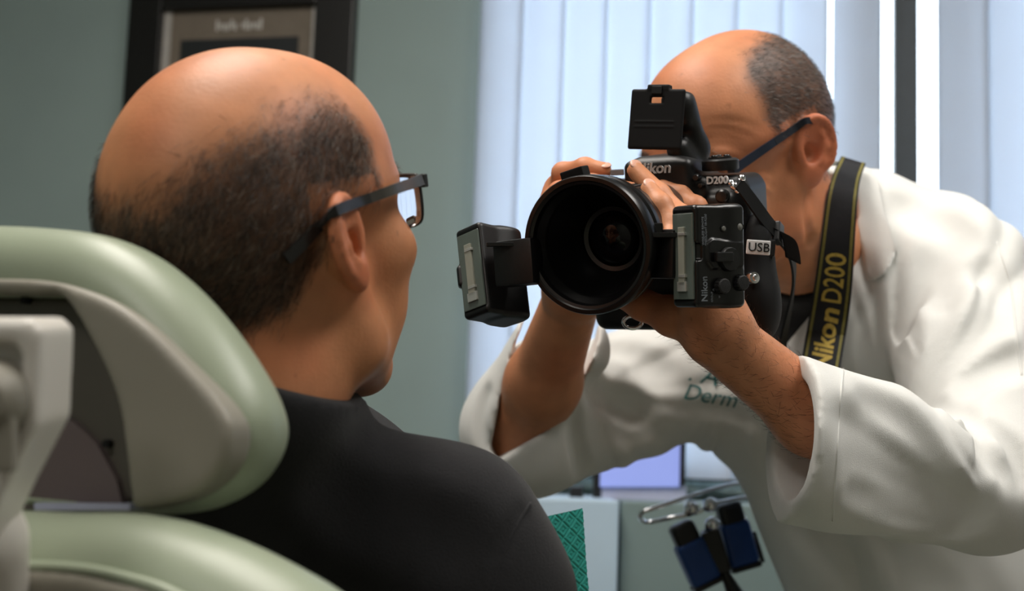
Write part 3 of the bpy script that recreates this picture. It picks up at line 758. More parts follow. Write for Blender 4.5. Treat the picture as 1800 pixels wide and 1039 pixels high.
for sg in (-1, 1): strands('eyebrow', pv, pq, brow_mask(pq_loc) * (pq_loc[:, 0] * sg > 0), 350, .0080, .00012, lambda P, N: np.tile(PR[:, 0] * sg, (len(P), 1)), pcols, pat, M['hair'])
# shirt
sh = S()
prs2 = C(862, 1030, .87)
sh.cone(C(440, 795, .86), C(800, 918, .865), .044, .038, .03)
sh.cone(C(800, 930, .865), C(850, 1060, .875), .040, .048, .05)
sh.cone(C(850, 1060, .875), C(930, 1400, .90), .048, .045, .05)
sh.cone(pnk + V(0, -.01, .01), pls, .055, .062, .05)
sh.ell(pch + V(-.01, .02, .01), (.19, .21, .115), np.stack([nrm(prs - pls), V(0, 1, 0), nrm(np.cross(prs - pls, V(0, 1, 0)))], 1), .07)
# neckline
pbn = S(); pbn.p = list(ps.p[:4]) + [q for q in ps.p[4:N_HEAD] if q[3] == .03] + list(ps.p[N_HEAD:])
sh.fn(lambda p: pbn.ev(p) - .010, pnk + V(0, -.1, 0), .45, .02)
cpn = nrm(V(.31, .95, .0)); cp0 = C(525, 684, .80)
sh.fn(lambda p: (p - cp0) @ cpn, pnk, 1.0, .003, 3)
set_base(sh)
crease(sh, [(640, 905), (740, 935), (820, 950)], .03, .004, .02)
crease(sh, [(925, 895), (890, 960), (862, 1039), (845, 1100)], .006, .0022, .004)
sdf_obj('shirt', sh, V(PO[0] - .30, PO[1] - .60, PO[2] - .42), V(PO[0] + .40, PO[1] - .02, PO[2] + .16), .0035, M['shirt'], pat)
seam('seam', near_copy(sh, C(880, 960, .85), .3), [(932, 884), (905, 930), (880, 990), (862, 1050)], M['shirt'], pat, .0009, .0002, .6)
GLM = dict(frame=mat('dark_metal_frame', srgb(34, 33, 33), .35), arm=mat('grey_metal_arm', srgb(84, 82, 78), .35, metal=.3))
tq = np.array([(503, 455), (528, 432), (560, 398), (590, 371), (640, 352)], float); td = raycast(ps, tq[:, 0], tq[:, 1], .5)
tp_pts = [C(a[0], a[1], d_ - .0035) for a, d_ in zip(tq, td)] + [C(690, 334, .815), C(725, 322, .852), C(744, 315, .868)]
glasses('black framed eyeglasses worn by the seated man', PO, PR, tp_pts, GLM)

# ================================================================== dental chair
chair = tag(empty('dental_chair', loc_w=V(*WP(-20, 900, .95)[:2], 0)), 'pale green dental chair with padded headrest the seated man leans on', 'dental chair')
HYAW = math.radians(22)
HR = frame_zy(V(-math.sin(HYAW), .10, math.cos(HYAW)), V(0, 1, 0)); HO = C(-20, 650, .745)
def on_plane(px, py, O, R, z=0):
    r = V((px - 900) / FPX, (519.5 - py) / FPX, -1); P0 = O + R[:, 2] * z; t = (P0 @ R[:, 2]) / (r @ R[:, 2]); q = (r * t - O) @ R; return q[:2]
def plane_poly(pts, O, R, z=0, mirror=False, n=4):
    q = np.array([on_plane(a, b, O, R, z) for a, b in pts])
    if n: q = spline(q, n)
    if mirror: q = np.concatenate([q, (q * [-1, 1])[::-1]])
    return q
outer = plane_poly([(-18, 397), (60, 399), (170, 411), (250, 442), (320, 495), (385, 567), (440, 647), (470, 708), (480, 760), (466, 812), (432, 858), (382, 888), (330, 902), (250, 905), (120, 905), (-18, 905)], HO, HR, .0, True)
shell = plane_poly([(-18, 489), (60, 491), (125, 502), (200, 531), (265, 577), (320, 632), (370, 687), (400, 732), (408, 768), (398, 812), (370, 850), (330, 876), (285, 890), (240, 896)], HO, HR, .030)
shell_in = plane_poly([(234, 890), (229, 850), (222, 790), (207, 700), (165, 605), (112, 522), (60, 517), (-18, 516)], HO, HR, .030)
shell_pl = np.concatenate([shell, shell_in]); cut_pl = np.concatenate([shell_in[1:-1], (shell_in * [-1, 1])[::-1][1:-1]])
hs = S().prism(outer, HO, HR, -.036, .026, rnd=.029)
cut_big = np.concatenate([shell_in, (shell_in * [-1, 1])[::-1]]); cut_big = np.vstack([cut_big[len(cut_big) // 2:], cut_big[:len(cut_big) // 2]])
hs.prism(cut_big, HO, HR, .004, .08, k=.004, op=-1)
hs.ell(HO + HR @ V(.03, -.01, -.060), (.10, .07, .034), HR, .02, -1)              # hollow for the head
lo = HO - V(.24, .14, .16); hi = HO + V(.26, .14, .14)
head_pad = sdf_obj('headrest_pad', hs, lo, hi, .0025, M['leather'], chair)
sm = np.concatenate([shell_pl, (shell_pl * [-1, 1])[::-1]])
ss = S().prism(shell_pl, HO, HR, .010, .033, rnd=.005).prism((shell_pl * [-1, 1])[::-1], HO, HR, .010, .033, rnd=.005)
sdf_obj('headrest_shell', ss, lo, hi, .002, M['shell'], chair)
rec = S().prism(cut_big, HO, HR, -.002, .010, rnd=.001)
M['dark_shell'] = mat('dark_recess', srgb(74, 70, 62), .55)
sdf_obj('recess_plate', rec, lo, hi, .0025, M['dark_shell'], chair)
mp = plane_poly([(40, 700), (130, 742), (170, 780), (205, 845), (216, 893), (40, 893)], HO, HR, .014, n=0)
mesh('hinge_plate', *prism_mesh(mp, HO, HR, .008, .014), M['mauve'], chair, 'C', False)
mp = plane_poly([(60, 884), (228, 886), (229, 897), (60, 897)], HO, HR, .022, n=0)
mesh('mount_strip', *prism_mesh(mp, HO, HR, .010, .022), M['silver'], chair, 'C', False)
for sx0, sy0, zz in ((190, 780, .012), (46, 528, .012)):
    q = on_plane(sx0, sy0, HO, HR, zz); mesh('screw', *lathe([(.0, .0145), (.0022, .0145), (.0022, .008)], HO + HR @ V(q[0], q[1], 0), HR, 10), M['black_matte'], chair, 'C', False)
# bracket that carries the headrest
def ppoly(pts, d): return np.array([C(a, b, d)[:2] for a, b in pts])
I3 = np.eye(3)
bs = S().prism(ppoly([(-250, 558), (52, 560), (72, 582), (66, 745), (5, 862), (-52, 985), (-250, 985)], .56), V(0, 0, -.58), I3, -.026, .020, rnd=.005)
bs.prism(ppoly([(-250, 605), (22, 607), (34, 625), (28, 735), (-20, 840), (-70, 940), (-250, 940)], .56), V(0, 0, -.58), I3, .010, .03, rnd=.003, k=.006, op=-1)
sdf_obj('headrest_bracket', bs, V(-.30, -.13, -.62), V(-.17, .0, -.55), .002, M['white_plastic'], chair)
kn = C(-8, 700, .565)
mesh('adjustment_knob', *lathe([(0, .020), (.010, .019), (.0145, .014), (.016, .004), (.016, -.006)], kn, I3, 32), M['shell'], chair, 'C', True, auto=40)
mesh('knob_lever', *boxm(C(2, 760, .553), (.006, .016, .004), I3, .002), M['shell'], chair, 'C', False)
post = S().cone(C(-40, 950, .60), C(-60, 1500, .70), .022, .03)
sdf_obj('headrest_post', post, C(-40, 950, .60) - V(.12, .35, .20), C(-40, 950, .60) + V(.1, .05, .06), .004, M['white_plastic'], chair)
# backrest
BR = frame_zy(V(-math.sin(HYAW), .22, math.cos(HYAW)), V(0, 1, 0)); BO_ = C(-20, 1100, .665)
bo = plane_poly([(-19, 893), (60, 897), (130, 900), (230, 901), (310, 914), (400, 945), (490, 988), (580, 1042), (680, 1130), (740, 1260), (760, 1500), (700, 1800), (-19, 1800)], BO_, BR, .0, True)
bsd = S().prism(bo, BO_, BR, -.045, .030, rnd=.036)
sdf_obj('backrest_pad', bsd, BO_ - V(.30, .36, .20), BO_ + V(.30, .12, .16), .0035, M['leather'], chair)
bi = plane_poly([(-19, 995), (60, 997), (150, 1004), (230, 1021), (300, 1046), (400, 1110), (470, 1200), (520, 1400), (500, 1720), (-19, 1720)], BO_, BR, .030, True)
bsh = S().prism(bi, BO_, BR, .015, .036, rnd=.006)
sdf_obj('backrest_shell', bsh, BO_ - V(.30, .36, .20), BO_ + V(.30, .12, .16), .0035, M['shell'], chair)
pp = spline(np.array([on_plane(a, b, BO_, BR, .033) for a, b in [(-60, 995), (60, 997), (150, 1004), (230, 1021), (300, 1046), (400, 1110), (470, 1200)]]), 6)
mesh('piping', *tube([BO_ + BR @ V(a, b, .031) for a, b in pp], .0032, 8), M['leather'], chair, 'C', True)
# seat and pedestal, below the frame
bw = W(BO_)
mesh('seat', *boxm(V(bw[0] + .28, bw[1] + .38, .62), (.27, .42, .06), np.array(Matrix.Rotation(-HYAW, 3, 'Z')), .04, 3), M['leather'], chair, 'W', True, auto=50)
mesh('pedestal', *join(boxm(V(bw[0] + .28, bw[1] + .38, .30), (.13, .18, .28), np.array(Matrix.Rotation(-HYAW, 3, 'Z')), .02), boxm(V(bw[0] + .28, bw[1] + .38, .02), (.26, .38, .02), np.array(Matrix.Rotation(-HYAW, 3, 'Z')), .01)), M['white_plastic'], chair, 'W', False)

# the seated man's legs, on the seat below the frame
lw_ = S(); ax_ = V(math.sin(HYAW), math.cos(HYAW), 0); sd_ = V(math.cos(HYAW), -math.sin(HYAW), 0)
hp = W(pch) ; hp = V(hp[0], hp[1] + .02, .76)
for sg in (-1, 1):
    h0 = hp + sd_ * .085 * sg; k0 = h0 + ax_ * .46 + V(0, 0, .02); lw_.cone(h0, k0, .082, .062, .03).cone(k0, k0 + ax_ * .16 + V(0, 0, -.36), .058, .048, .02)
v_, q_ = polygonize(lw_, hp - V(.3, .2, .5), hp + V(.65, .85, .14), .010); mesh('trousers', v_, q_, mat('black_trousers', srgb(30, 31, 36), .9), pat, 'W')
# ================================================================== the man in the white coat
DYAW = math.radians(55); DPIT = math.radians(-24)
dfw = V(-math.sin(DYAW) * math.cos(DPIT), math.sin(DPIT), math.cos(DYAW) * math.cos(DPIT))
DR = frame_yz(dfw, V(.10, 1, 0)); DSC = .945; DO = C(1308, 280, 1.325)
doc = tag(empty('person', loc_c=C(1640, 2400, 1.7)), 'balding man in a white coat leaning in and photographing the seated man', 'person')
ds = S()
dnk = C(1478, 490, 1.47); lsh = C(1680, 505, 1.37); rsh = C(1250, 645, 1.585)
DL = add_head(ds, DO, DR, DSC, neck=[(DO + DR @ V(0, -.015, -.03), .052), (DO + DR @ V(0, -.03, -.08), .053), (dnk, .058)], ear_out=22, jaw_w=1.0, esz=(1.15, 1.0))
# wrinkles: forehead and crow's feet
def on_head(px, py): t = raycast(ds, [px], [py]); return C(px, py, t[0])
ND = len(ds.p)
dt = S(); dt.cone(DO + DR @ V(0, -.03, -.08), dnk, .053, .058, .02)
tor_R = np.stack([nrm(lsh - rsh), nrm(V(-.25, 1, 0)), nrm(np.cross(lsh - rsh, V(-.25, 1, 0)))], 1)
for S_ in (ds, dt):
    S_.cone(dnk + V(0, -.03, 0), lsh + V(-.02, -.01, -.02), .045, .034, .03).cone(dnk + V(0, -.03, 0), rsh, .045, .05, .04)
    S_.cone(C(1520, 680, 1.53), C(1700, 1150, 1.56), .125, .13, .05)
# arms: left (near) and right (far)
lel = C(1726, 858, 1.160); lwr = C(1262, 592, 1.045); rel = C(908, 800, 1.435); rwr = C(1012, 505, 1.235)
ds.cone(lsh, lel, .032, .030, .02); ds.cone(lel, C(1430, 728, 1.082), .031, .030, .02).cone(C(1430, 728, 1.082), lwr, .030, .0245, .02)
ds.cone(rsh, rel, .046, .038, .03); ds.cone(rel, C(955, 672, 1.345), .037, .035, .02).cone(C(955, 672, 1.345), rwr, .035, .025, .02)
# left hand: heel below the flash, fingers over the barrel, thumb under it
HB = dict(ring=C(1216, 452, 1.035), mid=C(1236, 440, 1.055), ind=C(1258, 436, 1.078), pin=C(1212, 486, 1.02))
for b_, r_ in ((HB['ring'], .0125), (HB['mid'], .0125), (HB['ind'], .012), (HB['pin'], .011)): ds.cone(lwr + V(0, .006, 0), b_, .020, r_, .014)
def finger(pts, rads, k=.0035):
    ds.chain(pts, rads, k)
    for i in range(1, len(pts) - 1): ds.ell(pts[i], V(1, 1, 1) * rads[i] * 1.05, None, .004)
finger([HB['ring'], C(1184, 398, 1.042), C(1160, 362, 1.050), C(1141, 334, 1.060)], [.0112, .0100, .0090, .0076])
finger([HB['mid'], C(1198, 385, 1.062), C(1158, 343, 1.074), C(1118, 300, 1.088)], [.0112, .0098, .0088, .0074])
finger([HB['ind'], C(1222, 366, 1.090), C(1196, 346, 1.104), C(1165, 330, 1.112)], [.0108, .0092, .0084, .0070])
finger([HB['pin'], C(1196, 445, 1.024), C(1180, 418, 1.030), C(1172, 398, 1.040)], [.0092, .0080, .0072, .0062])
finger([C(1236, 572, 1.05), C(1182, 556, 1.060), C(1130, 536, 1.072), C(1085, 520, 1.085)], [.0190, .0145, .0110, .0085], .008)
# right hand round the grip
rk = C(985, 372, 1.20)
for b_, r_ in ((C(983, 330, 1.185), .0125), (C(975, 358, 1.175), .0125), (C(972, 388, 1.17), .012), (C(975, 418, 1.165), .011)): ds.cone(rwr, b_, .022, r_, .016)
finger([C(983, 330, 1.185), C(990, 305, 1.160), C(1028, 296, 1.142), C(1060, 300, 1.136)], [.0105, .0090, .0085, .0075])
finger([C(975, 358, 1.175), C(985, 340, 1.128), C(1040, 326, 1.108), C(1118, 338, 1.112)], [.0110, .0096, .0088, .0078])
finger([C(972, 388, 1.17), C(985, 380, 1.122), C(1040, 372, 1.106), C(1090, 375, 1.112)], [.0105, .0092, .0085, .0075])
finger([C(975, 418, 1.165), C(990, 415, 1.122), C(1038, 410, 1.108), C(1075, 410, 1.112)], [.0095, .0084, .0078, .0068])
finger([C(1010, 440, 1.215), C(1050, 405, 1.235), C(1085, 380, 1.235), C(1110, 365, 1.230)], [.0150, .0115, .0100, .0085], .008)
# nails
def nail(tip, prev, out, w_=.0052, l_=.0055):
    d_ = nrm(tip - prev); n_ = nrm(out - d_ * (out @ d_)); s_ = np.cross(d_, n_); return (tip + d_ * .002 + n_ * .0052, np.stack([s_, d_, n_], 1), w_, l_)
NAILS = [nail(C(1141, 334, 1.060), C(1160, 362, 1.050), V(.25, .45, .85)), nail(C(1118, 300, 1.088), C(1158, 343, 1.074), V(.2, .6, .75)), nail(C(1060, 300, 1.136), C(1028, 296, 1.142), V(0, .85, .5))]
# face creases
hd_ = near_copy(ds, DO, .16); ds.base = hd_
def fcrease(px, r=.004, dep=.0019, k=.003): crease(ds, px, r, dep, k)
fcrease([(1236, 232), (1262, 226), (1300, 232), (1330, 246)]); fcrease([(1240, 246), (1266, 240), (1296, 246), (1322, 258)]); fcrease([(1246, 258), (1270, 253), (1296, 260), (1312, 270)])
fcrease([(1232, 216), (1262, 211), (1310, 216), (1345, 228)], .0035, .0008)
fcrease([(1322, 305), (1345, 300), (1362, 306)]); fcrease([(1322, 318), (1346, 318), (1362, 328)]); fcrease([(1320, 330), (1340, 336), (1356, 346)])
fcrease([(1428, 345), (1424, 390), (1430, 430)], .006, .0015, .006)
dv, dq = mesh_vq(ds, V(-.05, -.36, -1.72), V(.50, .32, -.98), .0024)
DHAIR = hair_fn(ds, DO, DR, DSC, None, low_back=-.050, soft=.010, table=[(62, .100), (90, .112), (180, .116)])
dloc = (dv - DO) @ DR / DSC; dmask = DHAIR(dloc) * (np.linalg.norm(dloc, axis=1) < .17)
SKIN_D = srgb(200, 136, 98)
mk_ = lambda q: DHAIR(q) * (np.linalg.norm(q, axis=1) < .17)
mesh('body', dv, dq, M['skin'], doc, 'C', True, skin_color(dv, DO, DR, DSC, SKIN_D, mk_, srgb(58, 54, 52)))
eyeballs(DL, DR, DSC, doc)
M['nail'] = mat('nail', srgb(222, 170, 148), .3)
for c_, R_, w_, l_ in NAILS:
    ns = S().ell(c_, (w_, l_, .0016), R_, .001); sdf_obj('nail', ns, c_ - .009, c_ + .009, .0007, M['nail'], doc, B=8)
def dcols(P, r):
    g = (r < .38)[:, None]; return np.where(g, np.array(srgb(118, 114, 110)), np.array(srgb(48, 43, 40)) * (1 + .5 * (RNG.random((len(P), 1)) - .3)))
strands('hair', dv, dq, dmask ** 1.3, 11000, .0055, .00013, lambda P, N: np.tile(DR @ V(0, -.8, -.6), (len(P), 1)), dcols, doc, M['hair'])
for sg in (-1, 1): strands('eyebrow', dv, dq, brow_mask(dloc) * (dloc[:, 0] * sg > 0), 350, .0080, .00012, lambda P, N: np.tile(DR[:, 0] * sg, (len(P), 1)), dcols, doc, M['hair'])
# arm hair on the near forearm
fa = np.exp(-(np.maximum(0, np.abs((dv - (lwr + C(1420, 712, 1.075)) / 2) @ nrm(lel - lwr)) - .05) / .02) ** 2) * (np.linalg.norm(dv - (lwr + C(1420, 712, 1.075)) / 2, axis=1) < .10)
strands('arm_hair', dv, dq, fa * (dv[:, 1] > (lwr + lel)[1] / 2 - .2), 1300, .009, .00010, lambda P, N: np.tile(nrm(lwr - lel) + V(0, -.4, 0), (len(P), 1)), lambda P, r: np.tile(np.array(srgb(60, 42, 32)), (len(P), 1)), doc, M['hair'])
# black shirt under the coat
us = S().fn(lambda p: dt.ev(p) - .006, dnk + V(0, -.2, 0), .6, .01)
up_n = nrm(V(-.35, .85, .35)); up_0 = C(1405, 520, 1.38)
us.fn(lambda p: (p - up_0) @ up_n, dnk, 2.0, .003, 3)
us.fn(lambda p: -(p[:, 1] + .33), dnk, 2.0, .003, 3)
sdf_obj('shirt', us, C(1250, 1300, 1.75) - V(.1, 0, 0), V(.56, .12, -1.30), .006, M['shirt'], doc)
# ---------------------------------------------------------------- white coat
cs = S()
cs.cone(C(1650, 505, 1.42), C(1300, 640, 1.57), .088, .085, .05)                     # yoke
cs.ell(C(1580, 500, 1.50), (.115, .105, .11), None, .06)                              # upper back
cs.cone(C(1490, 640, 1.535), C(1750, 1250, 1.56), .165, .172, .08)                    # trunk
cs.cone(C(1480, 400, 1.47), C(1490, 520, 1.48), .070, .085, .05)                      # collar stand
cs.cone(C(1684, 508, 1.375), C(1738, 840, 1.175), .080, .060, .03)                    # near sleeve, upper
cs.cone(C(1725, 856, 1.155), C(1330, 762, 1.045), .0545, .068, .025)                  # near sleeve, lower
cs.cone(C(1250, 645, 1.575), C(930, 755, 1.42), .080, .064, .03)                      # far sleeve, upper
cs.cone(C(925, 757, 1.42), C(985, 615, 1.36), .064, .050, .03)                        # far sleeve, turned up
# folds
set_base(cs)
K = lambda pts, r=.02, dep=.006, k=.02, op=-1: crease(cs, pts, r, dep * 1.3 if r > .006 else dep, k * .8, op)
K([(1604, 690), (1660, 615), (1730, 565), (1778, 520)], .020, .008, .018)
K([(1632, 705), (1690, 662), (1760, 625), (1800, 610)], .020, .009, .018)
K([(1560, 560), (1600, 480), (1650, 430), (1700, 405)], .022, .007, .022)
K([(1640, 500), (1690, 458), (1745, 462), (1775, 490)], .020, .007, .020)
K([(1600, 345), (1650, 372), (1690, 400)], .018, .005, .02)
K([(1700, 732), (1738, 772), (1790, 850)], .012, .010, .009)
K([(1640, 702), (1690, 716), (1732, 755), (1748, 840)], .012, .009, .010)
K([(1752, 738), (1786, 785), (1812, 860)], .010, .009, .009)
K([(1545, 822), (1590, 852), (1640, 888), (1722, 940)], .020, .008, .018)
K([(1545, 740), (1590, 778), (1660, 846), (1735, 905)], .024, .007, .022)
K([(1525, 885), (1570, 908), (1620, 925), (1690, 950)], .014, .005, .012)
K([(1560, 700), (1620, 740), (1680, 800)], .018, .005, .02)
K([(1130, 630), (1180, 672), (1224, 708)], .018, .010, .014); K([(1050, 680), (1120, 728), (1190, 752)], .018, .009, .014)
K([(1022, 700), (1010, 760), (1030, 835)], .010, .007, .010); K([(1075, 598), (1130, 618), (1190, 655)], .018, .008, .014)
K([(1085, 760), (1120, 775), (1150, 770)], .014, .005, .012)
K([(1290, 780), (1335, 880), (1400, 1000)], .026, .010, .024); K([(1470, 945), (1560, 985), (1650, 1060)], .026, .008, .03); K([(1400, 940), (1460, 990), (1500, 1050)], .026, .007, .03)
K([(845, 690), (838, 740), (848, 800)], .010, .005, .010)
FA = C(1588, 690, 1.27); FE = C(1752, 925, 1.13); FB = C(1035, 690, 1.40); FT = C(1300, 560, 1.45)
def pleats(p):
    """cloth folds that fan out from the armpit, the bent elbow and the crook of the far arm"""
    out = .0012 * (noise3(p @ np.array([[1, .3, 0], [-.3, 1, .2], [0, -.2, 1]]), 24, 2) - .5) 
    for F, a0, a1, r0, r1, fr, amp, sd in ((FA, 5, 100, .03, .36, 3.6, .0135, 3), (FE, 120, 205, .04, .22, 4.2, .0100, 8), (FB, -65, 50, .03, .22, 3.4, .0085, 14), (FT, 250, 318, .10, .45, 6.5, .0085, 19)):
        q = p - F; r = np.hypot(q[:, 0], q[:, 1]); ang = np.degrees(np.arctan2(q[:, 1], q[:, 0])) % 360
        if a0 < 0: ang = np.where(ang > 180, ang - 360, ang)
        elif a0 < 30: ang = np.where(ang > 330, ang - 360, ang)
        win = sstep(a0 - 18, a0 + 8, ang) * (1 - sstep(a1 - 8, a1 + 18, ang)) * sstep(r0 * .5, r0 * 1.5, r) * (1 - sstep(r1 * .6, r1 * 1.2, r)) * (np.abs(q[:, 2]) < .22)
        m = win > 0
        if not m.any(): continue
        wob = 9 * (noise3(p[m], 11, sd) - .5)
        n = noise3(np.stack([(ang[m] + wob) * fr / 40, r[m] * 4, np.full(m.sum(), sd * 3.7)], 1), 1.0, sd)
        out[m] += amp * np.clip(r[m] / .12, .25, 1) * win[m] * (.45 - np.abs(2 * n - 1) ** 1.1) * .9         # narrow valleys, round ridges
    return out
cs.fn(pleats, C(1400, 700, 1.4), 2.0, .001, 2)
# cuffs: hollow sleeve ends
cax = nrm(C(1330, 762, 1.045) - C(1725, 856, 1.155)); cn = nrm(V(-.985, .09, .0) + .08 * V(0, 0, 1)); cc = C(1392, 768, 1.055)
cs.fn(lambda p: np.where(np.linalg.norm(p - cc, axis=1) < .20, (p - cc) @ cn, -1.0), cc, .2, .0015, 3)
cA, cB = C(1330, 762, 1.045), C(1725, 856, 1.155); cs.cone(cA + V(0, 0, -.003), cA * .74 + cB * .26 + V(0, 0, -.006), .0575, .036, .002, -1)
vpl = ppoly([(908, 600), (880, 700), (862, 792), (874, 813), (960, 757), (1014, 692), (1048, 600), (1066, 520), (940, 520)], 1.345)
cs.prism(vpl, V(0, 0, -1.30), I3, -.105, .2, k=.004, op=-1)
# front opening
op_ = ppoly([(1290, 560), (1340, 594), (1392, 616), (1425, 560), (1444, 480), (1458, 390), (1468, 320), (1474, 262), (1380, 240), (1280, 380)], 1.40)
cs.prism(op_, V(0, 0, -1.40), I3, -.065, .3, k=.006, op=-1)
cs.cone(C(1420, 380, 1.42), C(1466, 500, 1.455), .057, .058, .006, -1)
coat = sdf_obj('white_coat', cs, V(-.09, -.66, -1.74), V(.56, .16, -.96), .0036, M['cuff'], doc)
# collar and lapel lie on the coat
def flap(name, px, off, d=1.42, h=.0028, zn=.14):
    nc = near_copy(cs, C(sum(p_[0] for p_ in px) / len(px), sum(p_[1] for p_ in px) / len(px), d), .16)
    def ff(p): e = nc.ev(p); return np.maximum(e - off, -(e + .002))
    s = S().fn(ff, C(1520, 400, d), .4, .001)
    s.prism(ppoly(spline(np.array(px, float), 3, True), d), V(0, 0, -d), I3, -.12, zn, rnd=.001, k=.002, op=3)
    lo_ = C(min(p_[0] for p_ in px) - 30, max(p_[1] for p_ in px) + 30, d + .14); hi_ = C(max(p_[0] for p_ in px) + 30, min(p_[1] for p_ in px) - 30, d - .14)
    return sdf_obj(name, s, np.minimum(lo_, hi_), np.maximum(lo_, hi_), h, M['cuff'], doc, biggest=True)
flap('collar', [(1462, 292), (1500, 274), (1545, 312), (1564, 350), (1560, 400), (1540, 452), (1518, 488), (1500, 492), (1494, 440), (1480, 360)], .0055)
flap('lapel', [(1502, 500), (1516, 504), (1532, 560), (1524, 640), (1490, 740), (1440, 760), (1402, 720), (1420, 640), (1480, 560)], .004, zn=.05)
slv = S(); slv.p = list(cs.p)
seam('cuff_seam', near_copy(slv, C(1480, 780, 1.05), .2), [(1482, 648), (1476, 720), (1470, 820), (1464, 915)], M['cuff'], doc, .0009, .0001)
seam('sleeve_seam', near_copy(slv, C(1760, 520, 1.35), .25), [(1752, 425), (1776, 500), (1786, 580), (1796, 660)], M['cuff'], doc, .0011, .0002)
# stitched name on the chest
M['teal_thread'] = mat('teal_thread', srgb(38, 108, 108), .8)
def on_coat_text(txt, size_px, cx, cy, rot, shear=.25, bold=.0):
    v, f = text_flat(txt, 1.0, bold=bold, shear=shear, extrude=0); a = math.radians(rot)
    x = cx + size_px * (v[:, 0] * math.cos(a) - v[:, 1] * math.sin(a)); y = cy - size_px * (v[:, 0] * math.sin(a) + v[:, 1] * math.cos(a))
    t = raycast(near_copy(cs, C(1240, 680, 1.45), .3), x, y, 1.2) - .0024; P = np.stack([(x - 900) / FPX * t, (519.5 - y) / FPX * t, -t], 1)
    mesh('lettering', P, f, M['teal_thread'], doc, 'C', False)
on_coat_text('. A', 46, 1236, 660, -12); on_coat_text('Derm', 40, 1248, 697, -10)
# glasses
GLD = dict(frame=mat('navy_frame', srgb(30, 34, 44), .3), arm=mat('blue_black_arm', srgb(36, 44, 60), .3))
tq = np.array([(1440, 218), (1418, 212), (1396, 226), (1362, 249)], float); td = raycast(ds, tq[:, 0], tq[:, 1], .9); td[0] = td[1] + .022; td[1] += .003
hin = DL(-.070, .083, .020)
glasses('dark blue eyeglasses worn by the man in the white coat', DO, DR, [C(a[0], a[1], d_ - .0045) for a, d_ in zip(tq, td)] + [.5 * hin + .5 * C(1362, 249, td[3] - .004) , hin], GLD, hwid=(.003, .0032, .0036, .0044))

# trousers and shoes, below the frame
M['trousers'] = mat('dark_trousers', srgb(44, 46, 54), .9, var=.06, nsc=30); M['shoe'] = mat('black_shoe', srgb(20, 19, 19), .4)
hipw = W(C(1745, 1260, 1.58)); tw = S()
for sg in (-1, 1):
    hj = hipw + V(.055 * sg, .07 * sg, 0); kn_ = V(hj[0] - .03, hj[1] - .05, .47); an = V(hj[0] + .0, hj[1] + .01, .09)
    tw.cone(hj, kn_, .085, .062, .03).cone(kn_, an, .060, .055, .02)
    so = S().ell(an + V(-.035, -.045, -.045), (.045, .13, .045), np.array(Matrix.Rotation(math.radians(-38), 3, 'Z')), .01); so.fn(lambda p: -p[:, 2] + .001, an, 2, .002, 3)
    v_, q_ = polygonize(so, an - V(.17, .2, .1), an + V(.12, .1, .05), .006); mesh('shoe', v_, q_, M['shoe'], doc, 'W')
v_, q_ = polygonize(tw, hipw - V(.25, .3, 1.0), hipw + V(.25, .25, .12), .009); mesh('trousers', v_, q_, M['trousers'], doc, 'W')
# ================================================================== the camera the standing man holds
R0 = C(1030, 432, 1.0); M0 = V(.1205, .056, -1.12)
KR = frame_zy(R0 - M0, V(.0, 1, 0)); KL = lambda x, y, z: M0 + KR @ V(x, y, z)
ktoL = lambda p: (p - M0) @ KR
camera_t = tag(empty('camera', loc_c=KL(0, -.08, -.03)), 'black digital camera with large macro lens held by the man in the white coat', 'camera')
ks = S()
ks.box((.003, -.010, -.036), (.071, .047, .029), rnd=.011)
ks.box((.034, .026, -.034), (.036, .013, .025), rnd=.006, k=.004)
ks.box((-.040, .024, -.034), (.030, .014, .025), rnd=.009, k=.006)
ks.box((0, .032, -.030), (.030, .023, .030), rnd=.006, k=.010)
ks.box((0, .047, -.032), (.021, .010, .026), rnd=.005, k=.008)
ks.box((-.058, -.008, .002), (.017, .044, .026), rnd=.013, k=.012)
ks.box((-.056, .030, -.004), (.014, .008, .018), np.array(Matrix.Rotation(.35, 3, 'X')), rnd=.006, k=.008)
ks.box((0, -.069, -.034), (.068, .019, .029), rnd=.010, k=.004)
ks.cyl((0, 0, -.012), (0, 0, .006), .036, .002, .004)
ks.box((.052, -.005, -.002), (.010, .030, .006), rnd=.005, k=.010)
ks.box((0, .012, -.070), (.022, .012, .010), rnd=.004, k=.006)          # back
ks.box((0, .046, -.066), (.018, .011, .012), rnd=.005, k=.005)          # eyepiece
ks.ell((.046, .006, -.004), (.006, .006, .006), None, .003)
sdf_obj('camera_body', ks, V(-.085, -.095, -.085), V(.085, .075, .035), .0014, M['black'], camera_t, xf=(M0, KR))
# lens barrel with wide front ring
LZ = float(np.linalg.norm(R0 - M0))
prof = [(.0360, 0), (.0370, .004), (.0370, .030), (.0378, .032), (.0378, .060), (.0370, .062), (.0370, .078), (.0385, .081), (.0395, LZ - .036), (.0420, LZ - .034), (.0465, LZ - .031), (.0500, LZ - .028), (.0505, LZ - .026), (.0505, LZ - .0205), (.0488, LZ - .019), (.0488, LZ - .0145), (.0512, LZ - .013), (.0517, LZ - .011), (.0517, LZ - .0018), (.0508, LZ), (.0478, LZ), (.0470, LZ - .0012), (.0450, LZ - .0020), (.0446, LZ - .006), (.0440, LZ - .0075), (.0405, LZ - .012)]
prof += [(.0405 - .0165 * t + .0007 * (i % 2), LZ - .012 - .036 * t) for i, t in enumerate(np.linspace(0.06, 1, 12))] + [(.0215, LZ - .049), (.0215, LZ - .052), (0, LZ - .052)]
lens_o = mesh('lens_barrel', *lathe(prof, M0, KR, 96), M['black_gloss'], camera_t, 'C', True, auto=30)
M['lens_glass'] = mat('coated_glass', srgb(5, 5, 8), .08, spec=.25)
